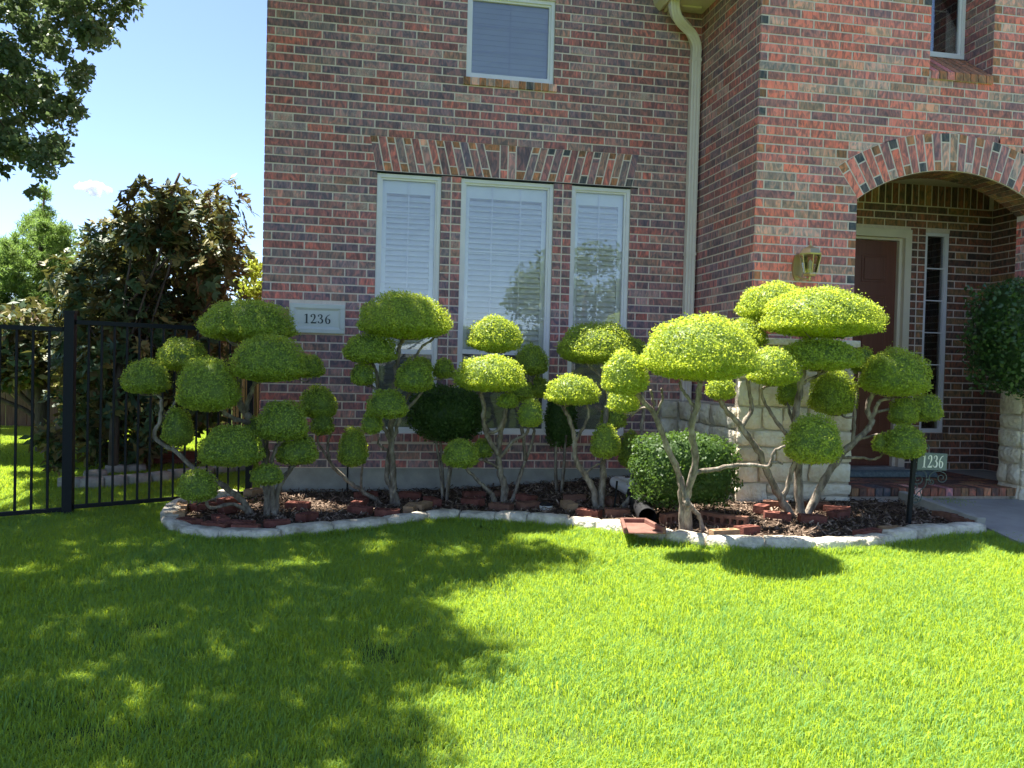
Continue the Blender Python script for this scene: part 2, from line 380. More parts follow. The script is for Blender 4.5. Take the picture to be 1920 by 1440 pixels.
BR = []      # (corner list 4 [(u,z)...], frame, colour, wallpart)
def frame(kind):
    if kind == 'main': return lambda u, z, d: (u, -d, z)
    if kind == 'ret': return lambda u, z, d: (XR-d, -u, z)
    if kind == 'front': return lambda u, z, d: (u, FY-d, z)
    if kind == 'inner': return lambda u, z, d: (7.42-d, -u, z)
    if kind == 'side': return lambda u, z, d: (-d, u, z)
def lay(kind, u0, u1, k0, k1, wall, pal, ops=(), hd=None, shift=0., z1=None, cornerL=True, cornerR=True):
    """running bond; ops = functions (zb, zt) -> None or (lb, rb, lt, rt) opening edges"""
    fr = frame(kind)
    for k in range(k0, k1):
        zb = k*C+J/2; zt = (k+1)*C-J/2
        if z1 and zt > z1: zt = z1
        if zt-zb < .02: continue
        cuts = sorted([c for c in (o(zb, zt) for o in ops) if c], key=lambda c: c[0])
        iv = []; cur = (u0, u0)
        for (lb, rb, lt, rt) in cuts:
            iv.append((cur, (lb, lt))); cur = (rb, rt)
        iv.append((cur, (u1, u1)))
        for n_, (a, b) in enumerate(iv):
            w_ = min(b[0]-a[0], b[1]-a[1])
            if w_ < .03: continue
            am, bm = (a[0]+a[1])/2, (b[0]+b[1])/2
            odd = (k % 2 == 1)
            js = []
            if w_ < .3:
                js = [(am+bm)/2] if w_ > .12 else []
            else:
                off = shift+(0 if odd else BL/2)
                s = math.floor((am-off)/BL)*BL+off
                js = [s+i*BL for i in range(int(w_/BL)+3)]
                hl = (n_ > 0 or cornerL) and odd; hr = (n_ < len(iv)-1 or cornerR) and odd
                lo = am+(.0762+.0 if hl else .09); hi = bm-(.0762 if hr else .09)
                js = [x for x in js if lo+.05 < x < hi-.05]
                if hl: js = [am+.0762]+js
                if hr: js = js+[bm-.0762]
            pts = [None]+js+[None]
            for i in range(len(pts)-1):
                L_ = a if pts[i] is None else (pts[i], pts[i]); R_ = b if pts[i+1] is None else (pts[i+1], pts[i+1])
                gl = 0 if (pts[i] is None) else J/2; gr = 0 if (pts[i+1] is None) else J/2
                q = [(L_[0]+gl, zb), (R_[0]-gr, zb), (R_[1]-gr, zt), (L_[1]+gl, zt)]
                if q[1][0]-q[0][0] < .015 and q[2][0]-q[3][0] < .015: continue
                short = (q[1][0]-q[0][0]) < .1
                BR.append((q, fr, (hd() if (hd and short and abs(q[0][0]-q[3][0])+abs(q[1][0]-q[2][0]) < .002 and random.random() < .7) else pal()), wall))
def rect_op(a, b, z0, z1):
    return lambda zb, zt: (a, b, a, b) if (zt > z0+.02 and zb < z1-.02) else None
def arch_op(zb, zt):
    def e(z):
        if z <= AR_SPRING: return HW
        # above the springing the opening widens to the skewback and follows the outer curve
        zo = z-ARZ
        if zo >= AR_OUT: return 0
        cs = (AR_SPRING-ARZ)/ARR; sk = HW*(z-ARZ)/(AR_SPRING-ARZ)      # line of the skewback
        return min(sk, math.sqrt(AR_OUT**2-zo**2))
    if zb > ARZ+AR_OUT: return None
    a, b = e(zb), e(min(zt, ARZ+AR_OUT))
    if zb <= AR_SPRING-.03: a = b = HW if zt < AR_SPRING+.05 else e(zt)
    return (ARX-a, ARX+a, ARX-b, ARX+b)

# window data on the main wall
WIN = [(1.002, 1.596), (1.780, 2.670), (2.845, 3.436)]; WZ0, WZ1 = .325, 2.722
UW = (1.80, 2.64, 3.665, 4.45)
TOPM, TOPF = 4.60, 5.26
jackz0, jackz1 = 36*C-.005, 40*C+.004
def jack_op(zb, zt):
    if zt < jackz0 or zb > jackz1-.02: return None
    f = lambda z: (min(max(z, jackz0), jackz1)-jackz0)/(jackz1-jackz0)
    return (.99-.055*f(zb), 3.445+.055*f(zb), .99-.055*f(zt), 3.445+.055*f(zt))
w_main = MB()
def wbox(mb, x0, x1, z0, z1): mb.box((x0, .0045, z0), (x1, .22, z1))
for (a, b) in ((0.007, 1.002), (1.596, 1.780), (2.670, 2.845), (3.436, 4.118)): wbox(w_main, a, b, 0, jackz0)
for (a, b) in WIN: wbox(w_main, a, b, 0, WZ0-.0)
wbox(w_main, .007, 4.118, jackz0, UW[2]-.0)
for (a, b) in ((.007, UW[0]), (UW[1], 4.118)): wbox(w_main, a, b, UW[2], TOPM)
wbox(w_main, UW[0], UW[1], UW[3], TOPM)
wall_main = w_main.build('brick_wall', m_mortar, house)
ops = [rect_op(a, b, WZ0-.075, jackz0) for a, b in WIN]+[jack_op, rect_op(UW[0]-.0, UW[1]+.0, UW[2]-.075, UW[3]), rect_op(.24, .742, 1.215, 1.50)]
lay('main', 0, 4.11, 0, 60, wall_main, pal_main, ops, hd=pal_main, cornerR=False)

w_ret = MB(); w_ret.box((XR+.0045, FY+.01, 0), (XR+.2, .0, TOPF)); wall_ret = w_ret.build('brick_wall', m_mortar, house)
lay('ret', .0, D, 0, 69, wall_ret, pal_main, [], shift=.05, cornerL=False)

w_f = MB()
def fbox(x0, x1, z0, z1, y1=None): w_f.box((x0, FY+.0045, z0), (x1, FY+.30 if y1 is None else y1, z1))
fbox(XR+.01, OPL, 0, AR_SPRING); fbox(OPR, 9.5, 0, AR_SPRING)
arc = []
sk = math.asin(HW/ARR); NA = 28
for i in range(NA+1):
    th = -sk+2*sk*i/NA; arc.append((ARX+ARR*math.sin(th), ARZ+ARR*math.cos(th)))
UZ0 = 3.64; RWX0, RWX1 = 5.70, 6.325
for i in range(NA):
    (xa, za), (xb, zb) = arc[i], arc[i+1]
    w_f.add([(xa, FY+.0045, za), (xb, FY+.0045, zb), (xb, FY+.0045, 3.3), (xa, FY+.0045, 3.3), (xa, FY+.3, za), (xb, FY+.3, zb), (xb, FY+.3, 3.3), (xa, FY+.3, 3.3)],
            [(0, 1, 2, 3), (7, 6, 5, 4), (0, 4, 5, 1)])
fbox(XR+.01, OPL, AR_SPRING, 3.3); fbox(OPR, 9.5, AR_SPRING, 3.3)
fbox(XR+.01, 9.5, 3.3, UZ0-.0)
fbox(XR+.01, RWX0, UZ0, TOPF); fbox(RWX1, 9.5, UZ0, TOPF)
w_f.box((RWX1+.006, FY+.3, UZ0-.1), (RWX1+.2, FY+.45, TOPF)); w_f.box((RWX0-.2, FY+.3, UZ0-.1), (RWX0-.006, FY+.45, TOPF))
wall_front = w_f.build('brick_wall', m_mortar, house)
lay('front', XR, 9.5, 0, 69, wall_front, pal_front, [arch_op, rect_op(RWX0, RWX1, UZ0-.075, 9)], hd=pal_head, shift=XR)
# jamb bricks of the deep upper window (right reveal faces left)
fr_j = lambda u, z, d: (RWX1-.0055-d, FY+u, z)
for k in range(47, 69):
    zb, zt = k*C+J/2, (k+1)*C-J/2
    cut = .085 if k % 2 else .235
    for (a, b) in ((.004, cut-J/2), (cut+J/2, .37)):
        BR.append(([(a, zb), (b, zb), (b, zt), (a, zt)], fr_j, pal_main(), wall_front))

fr_k = lambda u, z, d: (OPR-.0055-d, FY+u, z)
for k in range(0, int(AR_SPRING/C)):
    zb, zt = k*C+J/2, (k+1)*C-J/2; cut = .085 if k % 2 else .235
    for (a, b) in ((.004, cut-J/2), (cut+J/2, .295)): BR.append(([(a, zb), (b, zb), (b, zt), (a, zt)], fr_k, pal_front(), wall_front))
# porch walls
w_p = MB()
DX0, DX1, SX0, SX1 = 5.36, 6.475, 6.645, 6.925
for (a, b, z0, z1) in ((4.3, DX0, 0, 3.05), (DX0, DX1, 2.49, 3.05), (DX1, SX0, 0, 3.05), (SX0, SX1, 0, .39), (SX0, SX1, 2.475, 3.05), (SX1, 7.43, 0, 3.05)):
    w_p.box((a, .0045, z0), (b, .2, z1))
w_p.box((7.427, -1.0, 0), (7.6, .007, 3.05))
w_p.box((4.3, -1.0, 0), (4.4, 0, 3.05))
wall_porch = w_p.build('porch_wall', m_mortar, house)
lay('main', 4.4, 7.42, 0, 36, wall_porch, pal_porch, [rect_op(DX0, DX1, -1, 2.49), rect_op(SX0, SX1, .32, 2.475)], shift=.1, cornerL=False, cornerR=False)
lay('inner', 0, .97, 0, 36, wall_porch, pal_porch, [], cornerL=False)
fm = frame('main'); fi = frame('inner')
x = 4.42
while x < 7.34:                                    # soldier course under the porch ceiling
    BR.append(([(x, 36*C+J/2), (x+.0762-J, 36*C+J/2), (x+.0762-J, 2.96), (x, 2.96)], fm, pal_porch(), wall_porch)); x += .0762
x = .01
while x < .92:
    BR.append(([(x, 36*C+J/2), (x+.0762-J, 36*C+J/2), (x+.0762-J, 2.96), (x, 2.96)], fi, pal_porch(), wall_porch)); x += .0762
# left flank of the house
w_s = MB(); w_s.box((.007, .22, 0), (.22, 9, TOPM)); wall_side = w_s.build('brick_wall', m_mortar, house)
lay('side', 0, 4, 0, 60, wall_side, pal_main, [], cornerL=False)

def brick_geo(q, fr, e=.0025, dep=.0125):
    d = random.uniform(-.0012, .0012)
    cx = sum(p[0] for p in q)/4; cz = sum(p[1] for p in q)/4
    V = []
    for (s, dd) in ((0, -dep), (0, d-e), (e, d)):
        for (u, z) in q:
            du = cx-u; dz = cz-z
            V.append(fr(u+math.copysign(min(s, abs(du)*.5), du), z+math.copysign(min(s, abs(dz)*.5), dz), dd))
    F = [(8, 9, 10, 11)]
    for a in (0, 4):
        for i in range(4):
            j = (i+1) % 4; F.append((a+i, a+j, a+4+j, a+4+i))
    return V, F
def fix_winding(V, F):
    a, b, c = (Vector(V[F[0][i]]) for i in range(3))
    n = (b-a).cross(c-b)
    outward = Vector(V[8])-Vector(V[0])
    cen = sum((Vector(v) for v in V[8:12]), Vector())/4-sum((Vector(v) for v in V[0:4]), Vector())/4
    return F if n.dot(cen) > 0 else [tuple(reversed(f)) for f in F]
def px_area(q, fr):
    P = [proj(fr(u, z, 0)) for (u, z) in q]
    if min(p[2] for p in P) < .1: return 0
    cx = sum(p[0] for p in P)/4; cy = sum(p[1] for p in P)/4
    if not (5 < cx < 1915 and 5 < cy < 900): return 0
    return abs(sum(P[i][0]*P[(i+1) % 4][1]-P[(i+1) % 4][0]*P[i][1] for i in range(4)))/2
sc = sorted(range(len(BR)), key=lambda i: -px_area(BR[i][0], BR[i][1]))
single = set(sc[:300])
V = []; F = []; CC = []
shared = {}
for i, (q, fr, col, wall) in enumerate(BR):
    bv, bf = brick_geo(q, fr); bf = fix_winding(bv, bf)
    if i in single:
        w_, h_ = q[1][0]-q[0][0], q[2][1]-q[1][1]
        sk_ = abs(q[3][0]-q[0][0])+abs(q[2][0]-q[1][0])
        c = np.mean(bv, axis=0)
        nrm = 'x' if abs(Vector(bv[8]).x-Vector(bv[0]).x) > .008 and fr is not fm and (fr(0, 0, 0)[0] != fr(0, 0, 1)[0]) else 'y'
        key = (round(w_, 3), round(h_, 3), nrm, round(sk_, 3)) if sk_ < 1e-6 else None
        if key and key in shared: me = shared[key]
        else:
            me = bpy.data.meshes.new('brick'); me.from_pydata([tuple(np.array(v)-c) for v in bv], [], bf); me.materials.append(m_brick_o)
            if key: shared[key] = me
        o = bpy.data.objects.new('brick', me); o.location = c; o.color = col; link(o, wall)
    else:
        n_ = len(V); V += bv; F += [tuple(a+n_ for a in f) for f in bf]; CC += [col]*len(bf)
ob = mesh_obj('remaining_bricks', V, F, m_brick_a, house)
at = ob.data.attributes.new('brick', 'FLOAT_COLOR', 'FACE'); at.data.foreach_set('color', np.array(CC, dtype=np.float32).ravel())
tag(ob, kind='stuff')

def single_brick(name, q, fr, col, parent, dep=.0125):
    bv, bf = brick_geo(q, fr, dep=dep); bf = fix_winding(bv, bf); c = np.mean(bv, axis=0)
    me = bpy.data.meshes.new(name); me.from_pydata([tuple(np.array(v)-c) for v in bv], [], bf); me.materials.append(m_brick_o)
    o = bpy.data.objects.new(name, me); o.location = c; o.color = col; return link(o, parent)
# flat arch over the three windows, splayed left and right
bk = MB(); bk.box((.95, .002, jackz0), (3.48, .0042, jackz1)); jack = bk.build('flat_arch', m_mortar, house)
NJ = 32
for i in range(NJ):
    def xb(i): return .99+(3.445-.99)*i/NJ
    def xt(i):
        t = i/NJ; b = xb(i); s = (t-.5)*2
        lean = .0 if abs(s) < .07 else math.copysign(.085-.02*abs(s), s)
        return min(max(b-(-lean), .925), 3.51)
    dz = jackz1-jackz0; g = J*.45
    L0, L1, R0, R1 = xb(i)+g, xt(i)+g, xb(i+1)-g, xt(i+1)-g
    if R1-L1 < .02: R1 = L1+.03
    lp = lambda z: (L0+(L1-L0)*z/dz, R0+(R1-R0)*z/dz)
    cuts = ((.004, .077), (.087, dz)) if i % 2 else ((.004, .248), (.258, dz))
    for (za, zb_) in cuts:
        a, b = lp(za), lp(zb_)
        q = [(a[0], jackz0+za), (a[1], jackz0+za), (b[1], jackz0+zb_), (b[0], jackz0+zb_)]
        single_brick('arch_brick', q, frame('main'), pal_head() if zb_-za < .1 else pal_main(), jack)
bk = MB(); bk.box((.99-.06, -.004, jackz0-.012), (3.445+.06, .15, jackz0-.002)); bk.build('steel_lintel', m_dark, house)
# porch arch
ring = MB()
th0 = -sk; NV = 27
for i in range(NV):
    a, b = th0+2*sk*i/NV, th0+2*sk*(i+1)/NV
    P = [(ARX+r*math.sin(t), ARZ+r*math.cos(t)) for (r, t) in ((ARR+.002, a), (ARR+.002, b), (AR_OUT, b), (AR_OUT, a))]
    ring.add([(p[0], FY+.0015, p[1]) for p in P]+[(p[0], FY+.0042, p[1]) for p in P], [(0, 1, 2, 3), (0, 4, 5, 1), (2, 6, 7, 3)])
arch = ring.build('porch_arch', m_mortar, house)
ff = frame('front')
for i in range(NV):
    ga = .0062/ARR
    a, b = th0+2*sk*i/NV+ga, th0+2*sk*(i+1)/NV-ga
    cuts = ((.004, .077), (.089, .325)) if i % 2 else ((.004, .240), (.252, .325))
    for (ra, rb) in cuts:
        q = [(ARX+(ARR+r)*math.sin(t), ARZ+(ARR+r)*math.cos(t)) for (r, t) in ((ra, a), (ra, b), (rb, b), (rb, a))]
        single_brick('arch_brick', q, lambda u, z, d: (u, FY-.002-d, z), pal_head() if rb-ra < .1 else pal_front(), arch)
# brick underside of the arch
for i in range(NV):
    ga = .006/ARR
    a, b = th0+2*sk*i/NV+ga, th0+2*sk*(i+1)/NV-ga
    tm = (a+b)/2
    cuts = ((.012, .085), (.095, .295)) if i % 2 else ((.012, .205), (.215, .295))
    for (ya, yb) in cuts:
        fr = lambda u, z, d, tm=tm: (ARX+(ARR-d)*math.sin(u), FY+z, ARZ+(ARR-d)*math.cos(u))
        q = [(a, ya), (b, ya), (b, yb), (a, yb)]
        bv = [fr(u, z, -.004) for u, z in q]+[fr(u, z, .006) for u, z in q]
        fa = [(4, 5, 6, 7), (0, 1, 5, 4), (1, 2, 6, 5), (2, 3, 7, 6), (3, 0, 4, 7)]
        c = np.mean(bv, axis=0)
        me = bpy.data.meshes.new('soffit_brick'); me.from_pydata([tuple(np.array(v)-c) for v in bv], [], fa); me.materials.append(m_brick_o)
        o = bpy.data.objects.new('soffit_brick', me); o.location = c; o.color = pal_porch(); link(o, arch)

# rowlock sills
def rowlock(x0, x1, zt, yf, yb, pal, parent_name, drop=.0):
    base = MB(); base.box((x0+.004, yf+.012, zt-.072), (x1-.004, yb-.002, zt-.010)); p = base.build(parent_name, m_mortar, house)
    n = round((x1-x0)/.0762); wd = (x1-x0)/n
    for i in range(n):
        mb = MB(); a, b = x0+i*wd+J*.45, x0+(i+1)*wd-J*.45
        V = [(a, yf, zt-.075), (b, yf, zt-.075), (b, yb, zt-.075+drop), (a, yb, zt-.075+drop), (a, yf, zt-.006), (b, yf, zt-.006), (b, yb, zt+drop), (a, yb, zt+drop)]
        c = np.mean(V, axis=0)
        me = bpy.data.meshes.new('sill_brick')
        me.from_pydata([tuple(np.array(v)-c) for v in V], [], [(0, 3, 2, 1), (4, 5, 6, 7), (0, 1, 5, 4), (1, 2, 6, 5), (2, 3, 7, 6), (3, 0, 4, 7)])
        me.materials.append(m_brick_o); o = bpy.data.objects.new('sill_brick', me); o.location = c; o.color = pal(); link(o, p)
for (a, b) in WIN: rowlock(a-.0, b+.0, WZ0-.002, -.015, .05, pal_main, 'window_sill')
rowlock(UW[0]-.03, UW[1]+.03, UW[2]-.002, -.02, .05, pal_head, 'window_sill')
rowlock(RWX0+.005, RWX1-.005, UZ0-.002, FY-.02, FY+.36, pal_head, 'window_sill', drop=.27)
rowlock(SX0-.02, SX1+.06, .388, -.015, .05, pal_porch, 'window_sill')

# foundation, roofs, soffit, gutter
fb = MB(); fb.box((.015, .012, -.8), (4.12, .3, -.003)); fb.box((.015, .3, -.8), (.3, 9, -.003))
fb.box((XR+.02, FY+.012, -.8), (OPL+.03, .02, -.003)); fb.build('foundation', m_concrete, house)
fb = MB(); fb.box((OPR+.02, FY+.012, -.8), (9.5, .02, -.003)); fb.build('foundation', m_concrete, house)
gap = MB(); gap.box((.02, .006, -.0028), (4.11, .05, J/2-.001)); gap.build('weep_joint', m_mortar, house)
# stone panel standing on the foundation is built below
rf = MB()
rf.prism([(-.1, -.08, TOPM), (-.1, 5, TOPM+2.6), (-.1, 10, TOPM), ], (4.25, 0, 0))
rf.build('roof', m_roof, house)
rf = MB(); rf.prism([(4.16, FY-.08, TOPF), (4.16, 4, TOPF+2.6), (4.16, 9.2, TOPF)], (5.4, 0, 0)); rf.build('roof', m_roof, house)
sf = MB(); sf.box((3.74, -1.70, 4.47), (4.109, -.001, 4.49)); sf.build('soffit', m_cream, house)
sf = MB(); sf.box((3.715, -1.70, 4.45), (3.738, -.001, 4.64)); sf.build('fascia', m_cream, house)
sf = MB(); sf.box((3.84, -.16, 4.452), (4.04, -.10, 4.4695)); sf.build('soffit_vent', m_cream, house)
sf = MB(); sf.prism([(3.712, -.002, 4.62), (3.712, -.002, 4.48), (3.67, -.002, 4.455), (3.62, -.002, 4.50), (3.585, -.002, 4.60), (3.585, -.002, 4.62)], (0, -1.7, 0))
sf.build('gutter', m_cream, house)
sf = MB(); sf.prism([(3.70, -1.72, 4.645), (4.12, -1.72, 4.645), (4.12, -1.72, 4.95)], (0, 1.71, 0)); sf.build('roof', m_roof, house)
# downspout: ribbed rectangular tube
def rect_tube(mb, pts, hw, hd, up=(0, 1, 0), ribs=True):
    pts = smooth_path(pts, 5); prof = []
    n = 7
    for i in range(n): prof.append((-hw+2*hw*i/(n-1), -hd-(.0035 if i % 2 else 0)))
    prof += [(hw, hd), (-hw, hd)]
    m = len(prof); rings = []
    for i, p in enumerate(pts):
        t = Vector(pts[min(i+1, len(pts)-1)]-pts[max(i-1, 0)]).normalized()
        x_ = Vector((1, 0, 0)); x_ = (x_-t*x_.dot(t)); x_ = x_.normalized() if x_.length > .2 else Vector((0, 0, 1)).cross(t).normalized()
        y_ = t.cross(x_).normalized()
        if y_.y < 0: y_ = -y_
        rings.append(len(mb.v))
        for (a, b) in prof: mb.v.append(tuple(Vector(p)+x_*a+y_*b))
    for i in range(len(pts)-1):
        for k in range(m):
            k2 = (k+1) % m; mb.f.append((rings[i]+k, rings[i]+k2, rings[i+1]+k2, rings[i+1]+k))
    mb.f.append(tuple(rings[0]+k for k in range(m))); mb.f.append(tuple(rings[-1]+k for k in range(m)))
ds = MB()
rect_tube(ds, [(3.735, -.22, 4.52), (3.74, -.22, 4.40), (3.79, -.19, 4.32), (3.95, -.10, 4.25), (4.03, -.056, 4.14), (4.035, -.05, 4.0)], .045, .032)
rect_tube(ds, [(4.035, -.05, 4.0), (4.035, -.05, 2.0), (4.035, -.05, .1)], .047, .034)
dsp = ds.build('downspout', m_spout, house)
for z in (3.98, 2.1):
    st = MB(); st.box((3.983, -.09, z), (4.087, -.006, z+.025)); st.build('strap', m_spout, dsp)

# ------------------------------------------------------------------ windows
def window(x0, x1, z0, z1, y, kind, cols=2, rows=5, rail=None, yw=.0):
    f = MB(); fw = .035
    f.box((x0+.002, y-.03, z0), (x0+fw, y+.05, z1)); f.box((x1-fw, y-.03, z0), (x1-.002, y+.05, z1))
    f.box((x0+fw, y-.03, z0), (x1-fw, y+.05, z0+fw)); f.box((x0+fw, y-.03, z1-fw), (x1-fw, y+.05, z1-.002))
    win = f.build('window', m_white, house)
    a, b, c, d = x0+fw, x1-fw, z0+fw, z1-fw
    s = MB(); sw = .018
    s.box((a, y-.012, c), (a+sw, y+.03, d)); s.box((b-sw, y-.012, c), (b, y+.03, d)); s.box((a+sw, y-.012, c), (b-sw, y+.03, c+sw)); s.box((a+sw, y-.012, d-sw), (b-sw, y+.03, d))
    if rail: s.box((a+sw, y-.020, rail-.022), (b-sw, y+.03, rail+.022))
    s.build('sash', m_white, win)
    lo = rail if rail else c
    if rail:
        g = MB(); g.box((a+.01, y+.006, rail), (b-.01, y+.009, d)); g.build('pane', m_glass, win)
        g = MB(); g.box((a+.01, y+.012, c), (b-.01, y+.015, rail)); g.build('pane', m_glass, win)
        g = MB(); g.add([(a+sw, y-.004, c+sw), (b-sw, y-.004, c+sw), (b-sw, y-.004, rail-.022), (a+sw, y-.004, rail-.022)], [(0, 1, 2, 3)]); g.build('insect_screen', m_screen, win)
    else:
        g = MB(); g.box((a+.01, y+.006, c), (b-.01, y+.009, d)); g.build('pane', m_glass if kind == 'shutter' else m_glass_dark, win)
    for i in range(1, cols):
        xm = a+(b-a)*i/cols; g = MB(); g.box((xm-.0055, y+.0165, lo), (xm+.0055, y+.0215, d)); g.build('muntin', m_white, win)
    for i in range(1, rows):
        zm = lo+(d-lo)*i/rows; g = MB(); g.box((a, y+.0168, zm-.0055), (b, y+.0212, zm+.0055)); g.build('muntin', m_white, win)
    if kind == 'shutter':
        ys = y+.045
        n = 1; pw = (b-a)/n
        for p in range(n):
            l, r = a+p*pw+.004, a+(p+1)*pw-.004
            fr = MB(); st = .055
            fr.box((l, ys, c), (l+st, ys+.03, d)); fr.box((r-st, ys, c), (r, ys+.03, d)); fr.box((l+st, ys, d-.13), (r-st, ys+.03, d)); fr.box((l+st, ys, c), (r-st, ys+.03, c+.1))
            fr.build('shutter_frame', m_shut, win)
            zz = c+.1+.03; me = None
            while zz < d-.15:
                if me is None:
                    sm = MB(); sm.obox((0, 0, 0), (1, 0, 0), (0, math.cos(.72), math.sin(.72)), (0, -math.sin(.72), math.cos(.72)), ((r-l)/2-st-.002, .032, .0045))
                    o = sm.build('shutter_slat', m_shut, win); me = o.data
                else: o = bpy.data.objects.new('shutter_slat', me); link(o, win)
                o.location = ((l+r)/2, ys+.015, zz); zz += .0505
        bk = MB(); bk.box((a-.03, ys+.3, c-.03), (b+.03, ys+.31, d+.02)); bk.build('room_wall', m_shut, win)
    elif kind == 'blind':
        zz = c+.03; me = None
        while zz < d-.02:
            if me is None:
                sm = MB(); sm.obox((0, 0, 0), (1, 0, 0), (0, math.cos(1.38), math.sin(1.38)), (0, -math.sin(1.38), math.cos(1.38)), ((b-a)/2-.012, .0265, .002))
                o = sm.build('blind_slat', m_shut, win); me = o.data
            else: o = bpy.data.objects.new('blind_slat', me); link(o, win)
            o.location = ((a+b)/2, y+.045, zz); zz += .05
        bk = MB(); bk.box((a-.02, y+.16, c-.02), (b+.02, y+.17, d+.02)); bk.build('room_wall', m_shut, win)
    elif kind == 'dark':
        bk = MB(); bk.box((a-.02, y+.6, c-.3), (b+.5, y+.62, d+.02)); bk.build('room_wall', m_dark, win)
        bk = MB(); bk.box((b-.10, y+.05, c), (b, y+.06, d)); bk.build('curtain_edge', m_shut, win)
    return win
for (a, b), rl, cl in zip(WIN, (1.085, 1.10, 1.10), (2, 3, 2)):
    window(a, b, WZ0, WZ1, .055, 'shutter', cl, 5, rl)
window(UW[0], UW[1], UW[2], UW[3], .055, 'blind', 2, 3, None)
window(RWX0+.002, RWX1-.002, 3.915, 5.2, FY+.40, 'dark', 2, 3, None)
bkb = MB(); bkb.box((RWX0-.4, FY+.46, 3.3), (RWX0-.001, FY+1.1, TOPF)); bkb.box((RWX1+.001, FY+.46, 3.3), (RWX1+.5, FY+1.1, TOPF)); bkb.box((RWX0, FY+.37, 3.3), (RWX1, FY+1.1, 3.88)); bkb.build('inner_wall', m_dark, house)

# sidelight
f = MB(); y = .03; fw = .045
f.box((SX0+.002, y-.02, .392), (SX0+.03, y+.05, 2.473)); f.box((SX1-fw, y-.02, .392), (SX1-.002, y+.05, 2.473)); f.box((SX0+.03, y-.02, .392), (SX1-fw, y+.05, .43)); f.box((SX0+.03, y-.02, 2.44), (SX1-fw, y+.05, 2.473))
side = f.build('sidelight', m_white, house)
g = MB(); g.box((SX0+.02, y+.006, .42), (SX1-.04, y+.009, 2.45)); g.build('pane', m_glass_dark, side)
for i in range(1, 6):
    z = .43+i*(2.44-.43)/6; g = MB(); g.box((SX0+.03, y-.003, z-.006), (SX1-fw, y+.0055, z+.006)); g.build('muntin', m_white, side)
g = MB(); n = 40
cv = [(SX0+.01+(SX1-SX0-.03)*i/n, y+.07+.012*math.sin(i*1.3)+.006*math.sin(i*.7), z) for z in (.4, 2.46) for i in range(n+1)]
g.add(cv, [(i, i+1, n+2+i, n+1+i) for i in range(n)]); g.build('curtain', m_curt, side)
# front door with cream surround
f = MB()
f.box((DX0, -.02, .0), (DX0+.07, .12, 2.485)); f.box((DX1-.075, -.02, .02), (DX1-.001, .12, 2.485)); f.box((DX0+.07, -.02, 2.40), (DX1-.075, .12, 2.485))
f.box((DX1-.11, .03, .02), (DX1-.075, .12, 2.40)); f.box((DX0+.07, .03, 2.375), (DX1-.11, .12, 2.40))
f.build('door_frame', m_cream, house, bevel=0)
dl, dr = DX0+.07, DX1-.11
f = MB(); f.box((dl, .075, .03), (dr, .118, 2.372)); door = f.build('front_door', m_door, house)
for cx_ in (0, 1):
    l = dl+.13+cx_*(dr-dl-.12)/2; r = l+(dr-dl-.12)/2-.12
    for (z0, z1) in ((.22, .72), (.86, 1.80), (1.94, 2.22)):
        g = MB()
        for (o_, yy) in ((0, .070), (.025, .062), (.05, .066)):
            g.box((l+o_, yy, z0+o_), (r-o_, .0748, z1-o_))
        g.build('door_panel', m_door, door, bevel=.004)
g = MB(); g.lathe((0, 0, 0), [(.012, 0), (.012, .03), (.028, .04), (.03, .06), (.015, .075)], 12)
k = g.build('door_handle', m_brass, door, smooth=True); k.rotation_euler = (math.radians(90), 0, 0); k.location = (dl+.07, .075, 1.0)
f = MB(); f.box((DX0, -.03, .0), (DX1, .1, .028)); f.build('door_threshold', m_concrete, house)
# porch floor: brick paving, edged by a rowlock nose
f = MB(); f.box((4.42, FY+.02, -.5), (7.42, -.001, -.012)); pf = f.build('porch_floor', m_mortar, house)
yy = FY+.0; me = None
mbx = MB(); mbx.box((-.033, 0, -.07), (.033, .24, 0)); 
n = int((OPR-OPL+.16)/.0762)
for i in range(n):
    o = bpy.data.objects.new('edge_brick', None)
    mm = bpy.data.meshes.new('edge_brick') if me is None else me
    if me is None: mm.from_pydata(mbx.v, [], mbx.f); mm.materials.append(m_brick_o); me = mm
    o = bpy.data.objects.new('edge_brick', me); o.location = (OPL-.0+.04+i*.0762, FY-.05, -.004); o.color = pal_porch() if random.random() < .8 else pal_head(); link(o, pf)
r_ = 0; y0 = FY+.2; me2 = None
mb2 = MB(); mb2.box((-.116, -.045, -.012), (.116, .045, 0))
while y0 < -.1:
    xx = 4.5+(.12 if r_ % 2 else 0)
    while xx < 7.3:
        if me2 is None: me2 = bpy.data.meshes.new('paving_brick'); me2.from_pydata(mb2.v, [], mb2.f); me2.materials.append(m_brick_o)
        o = bpy.data.objects.new('paving_brick', me2); o.location = (xx, y0+.045, -.004); o.color = pal_porch(); link(o, pf); xx += BL
    y0 += .1; r_ += 1
f = MB(); f.box((4.4, -1.0, 2.962), (7.42, .007, 3.0)); f.build('porch_ceiling', m_cream, house)

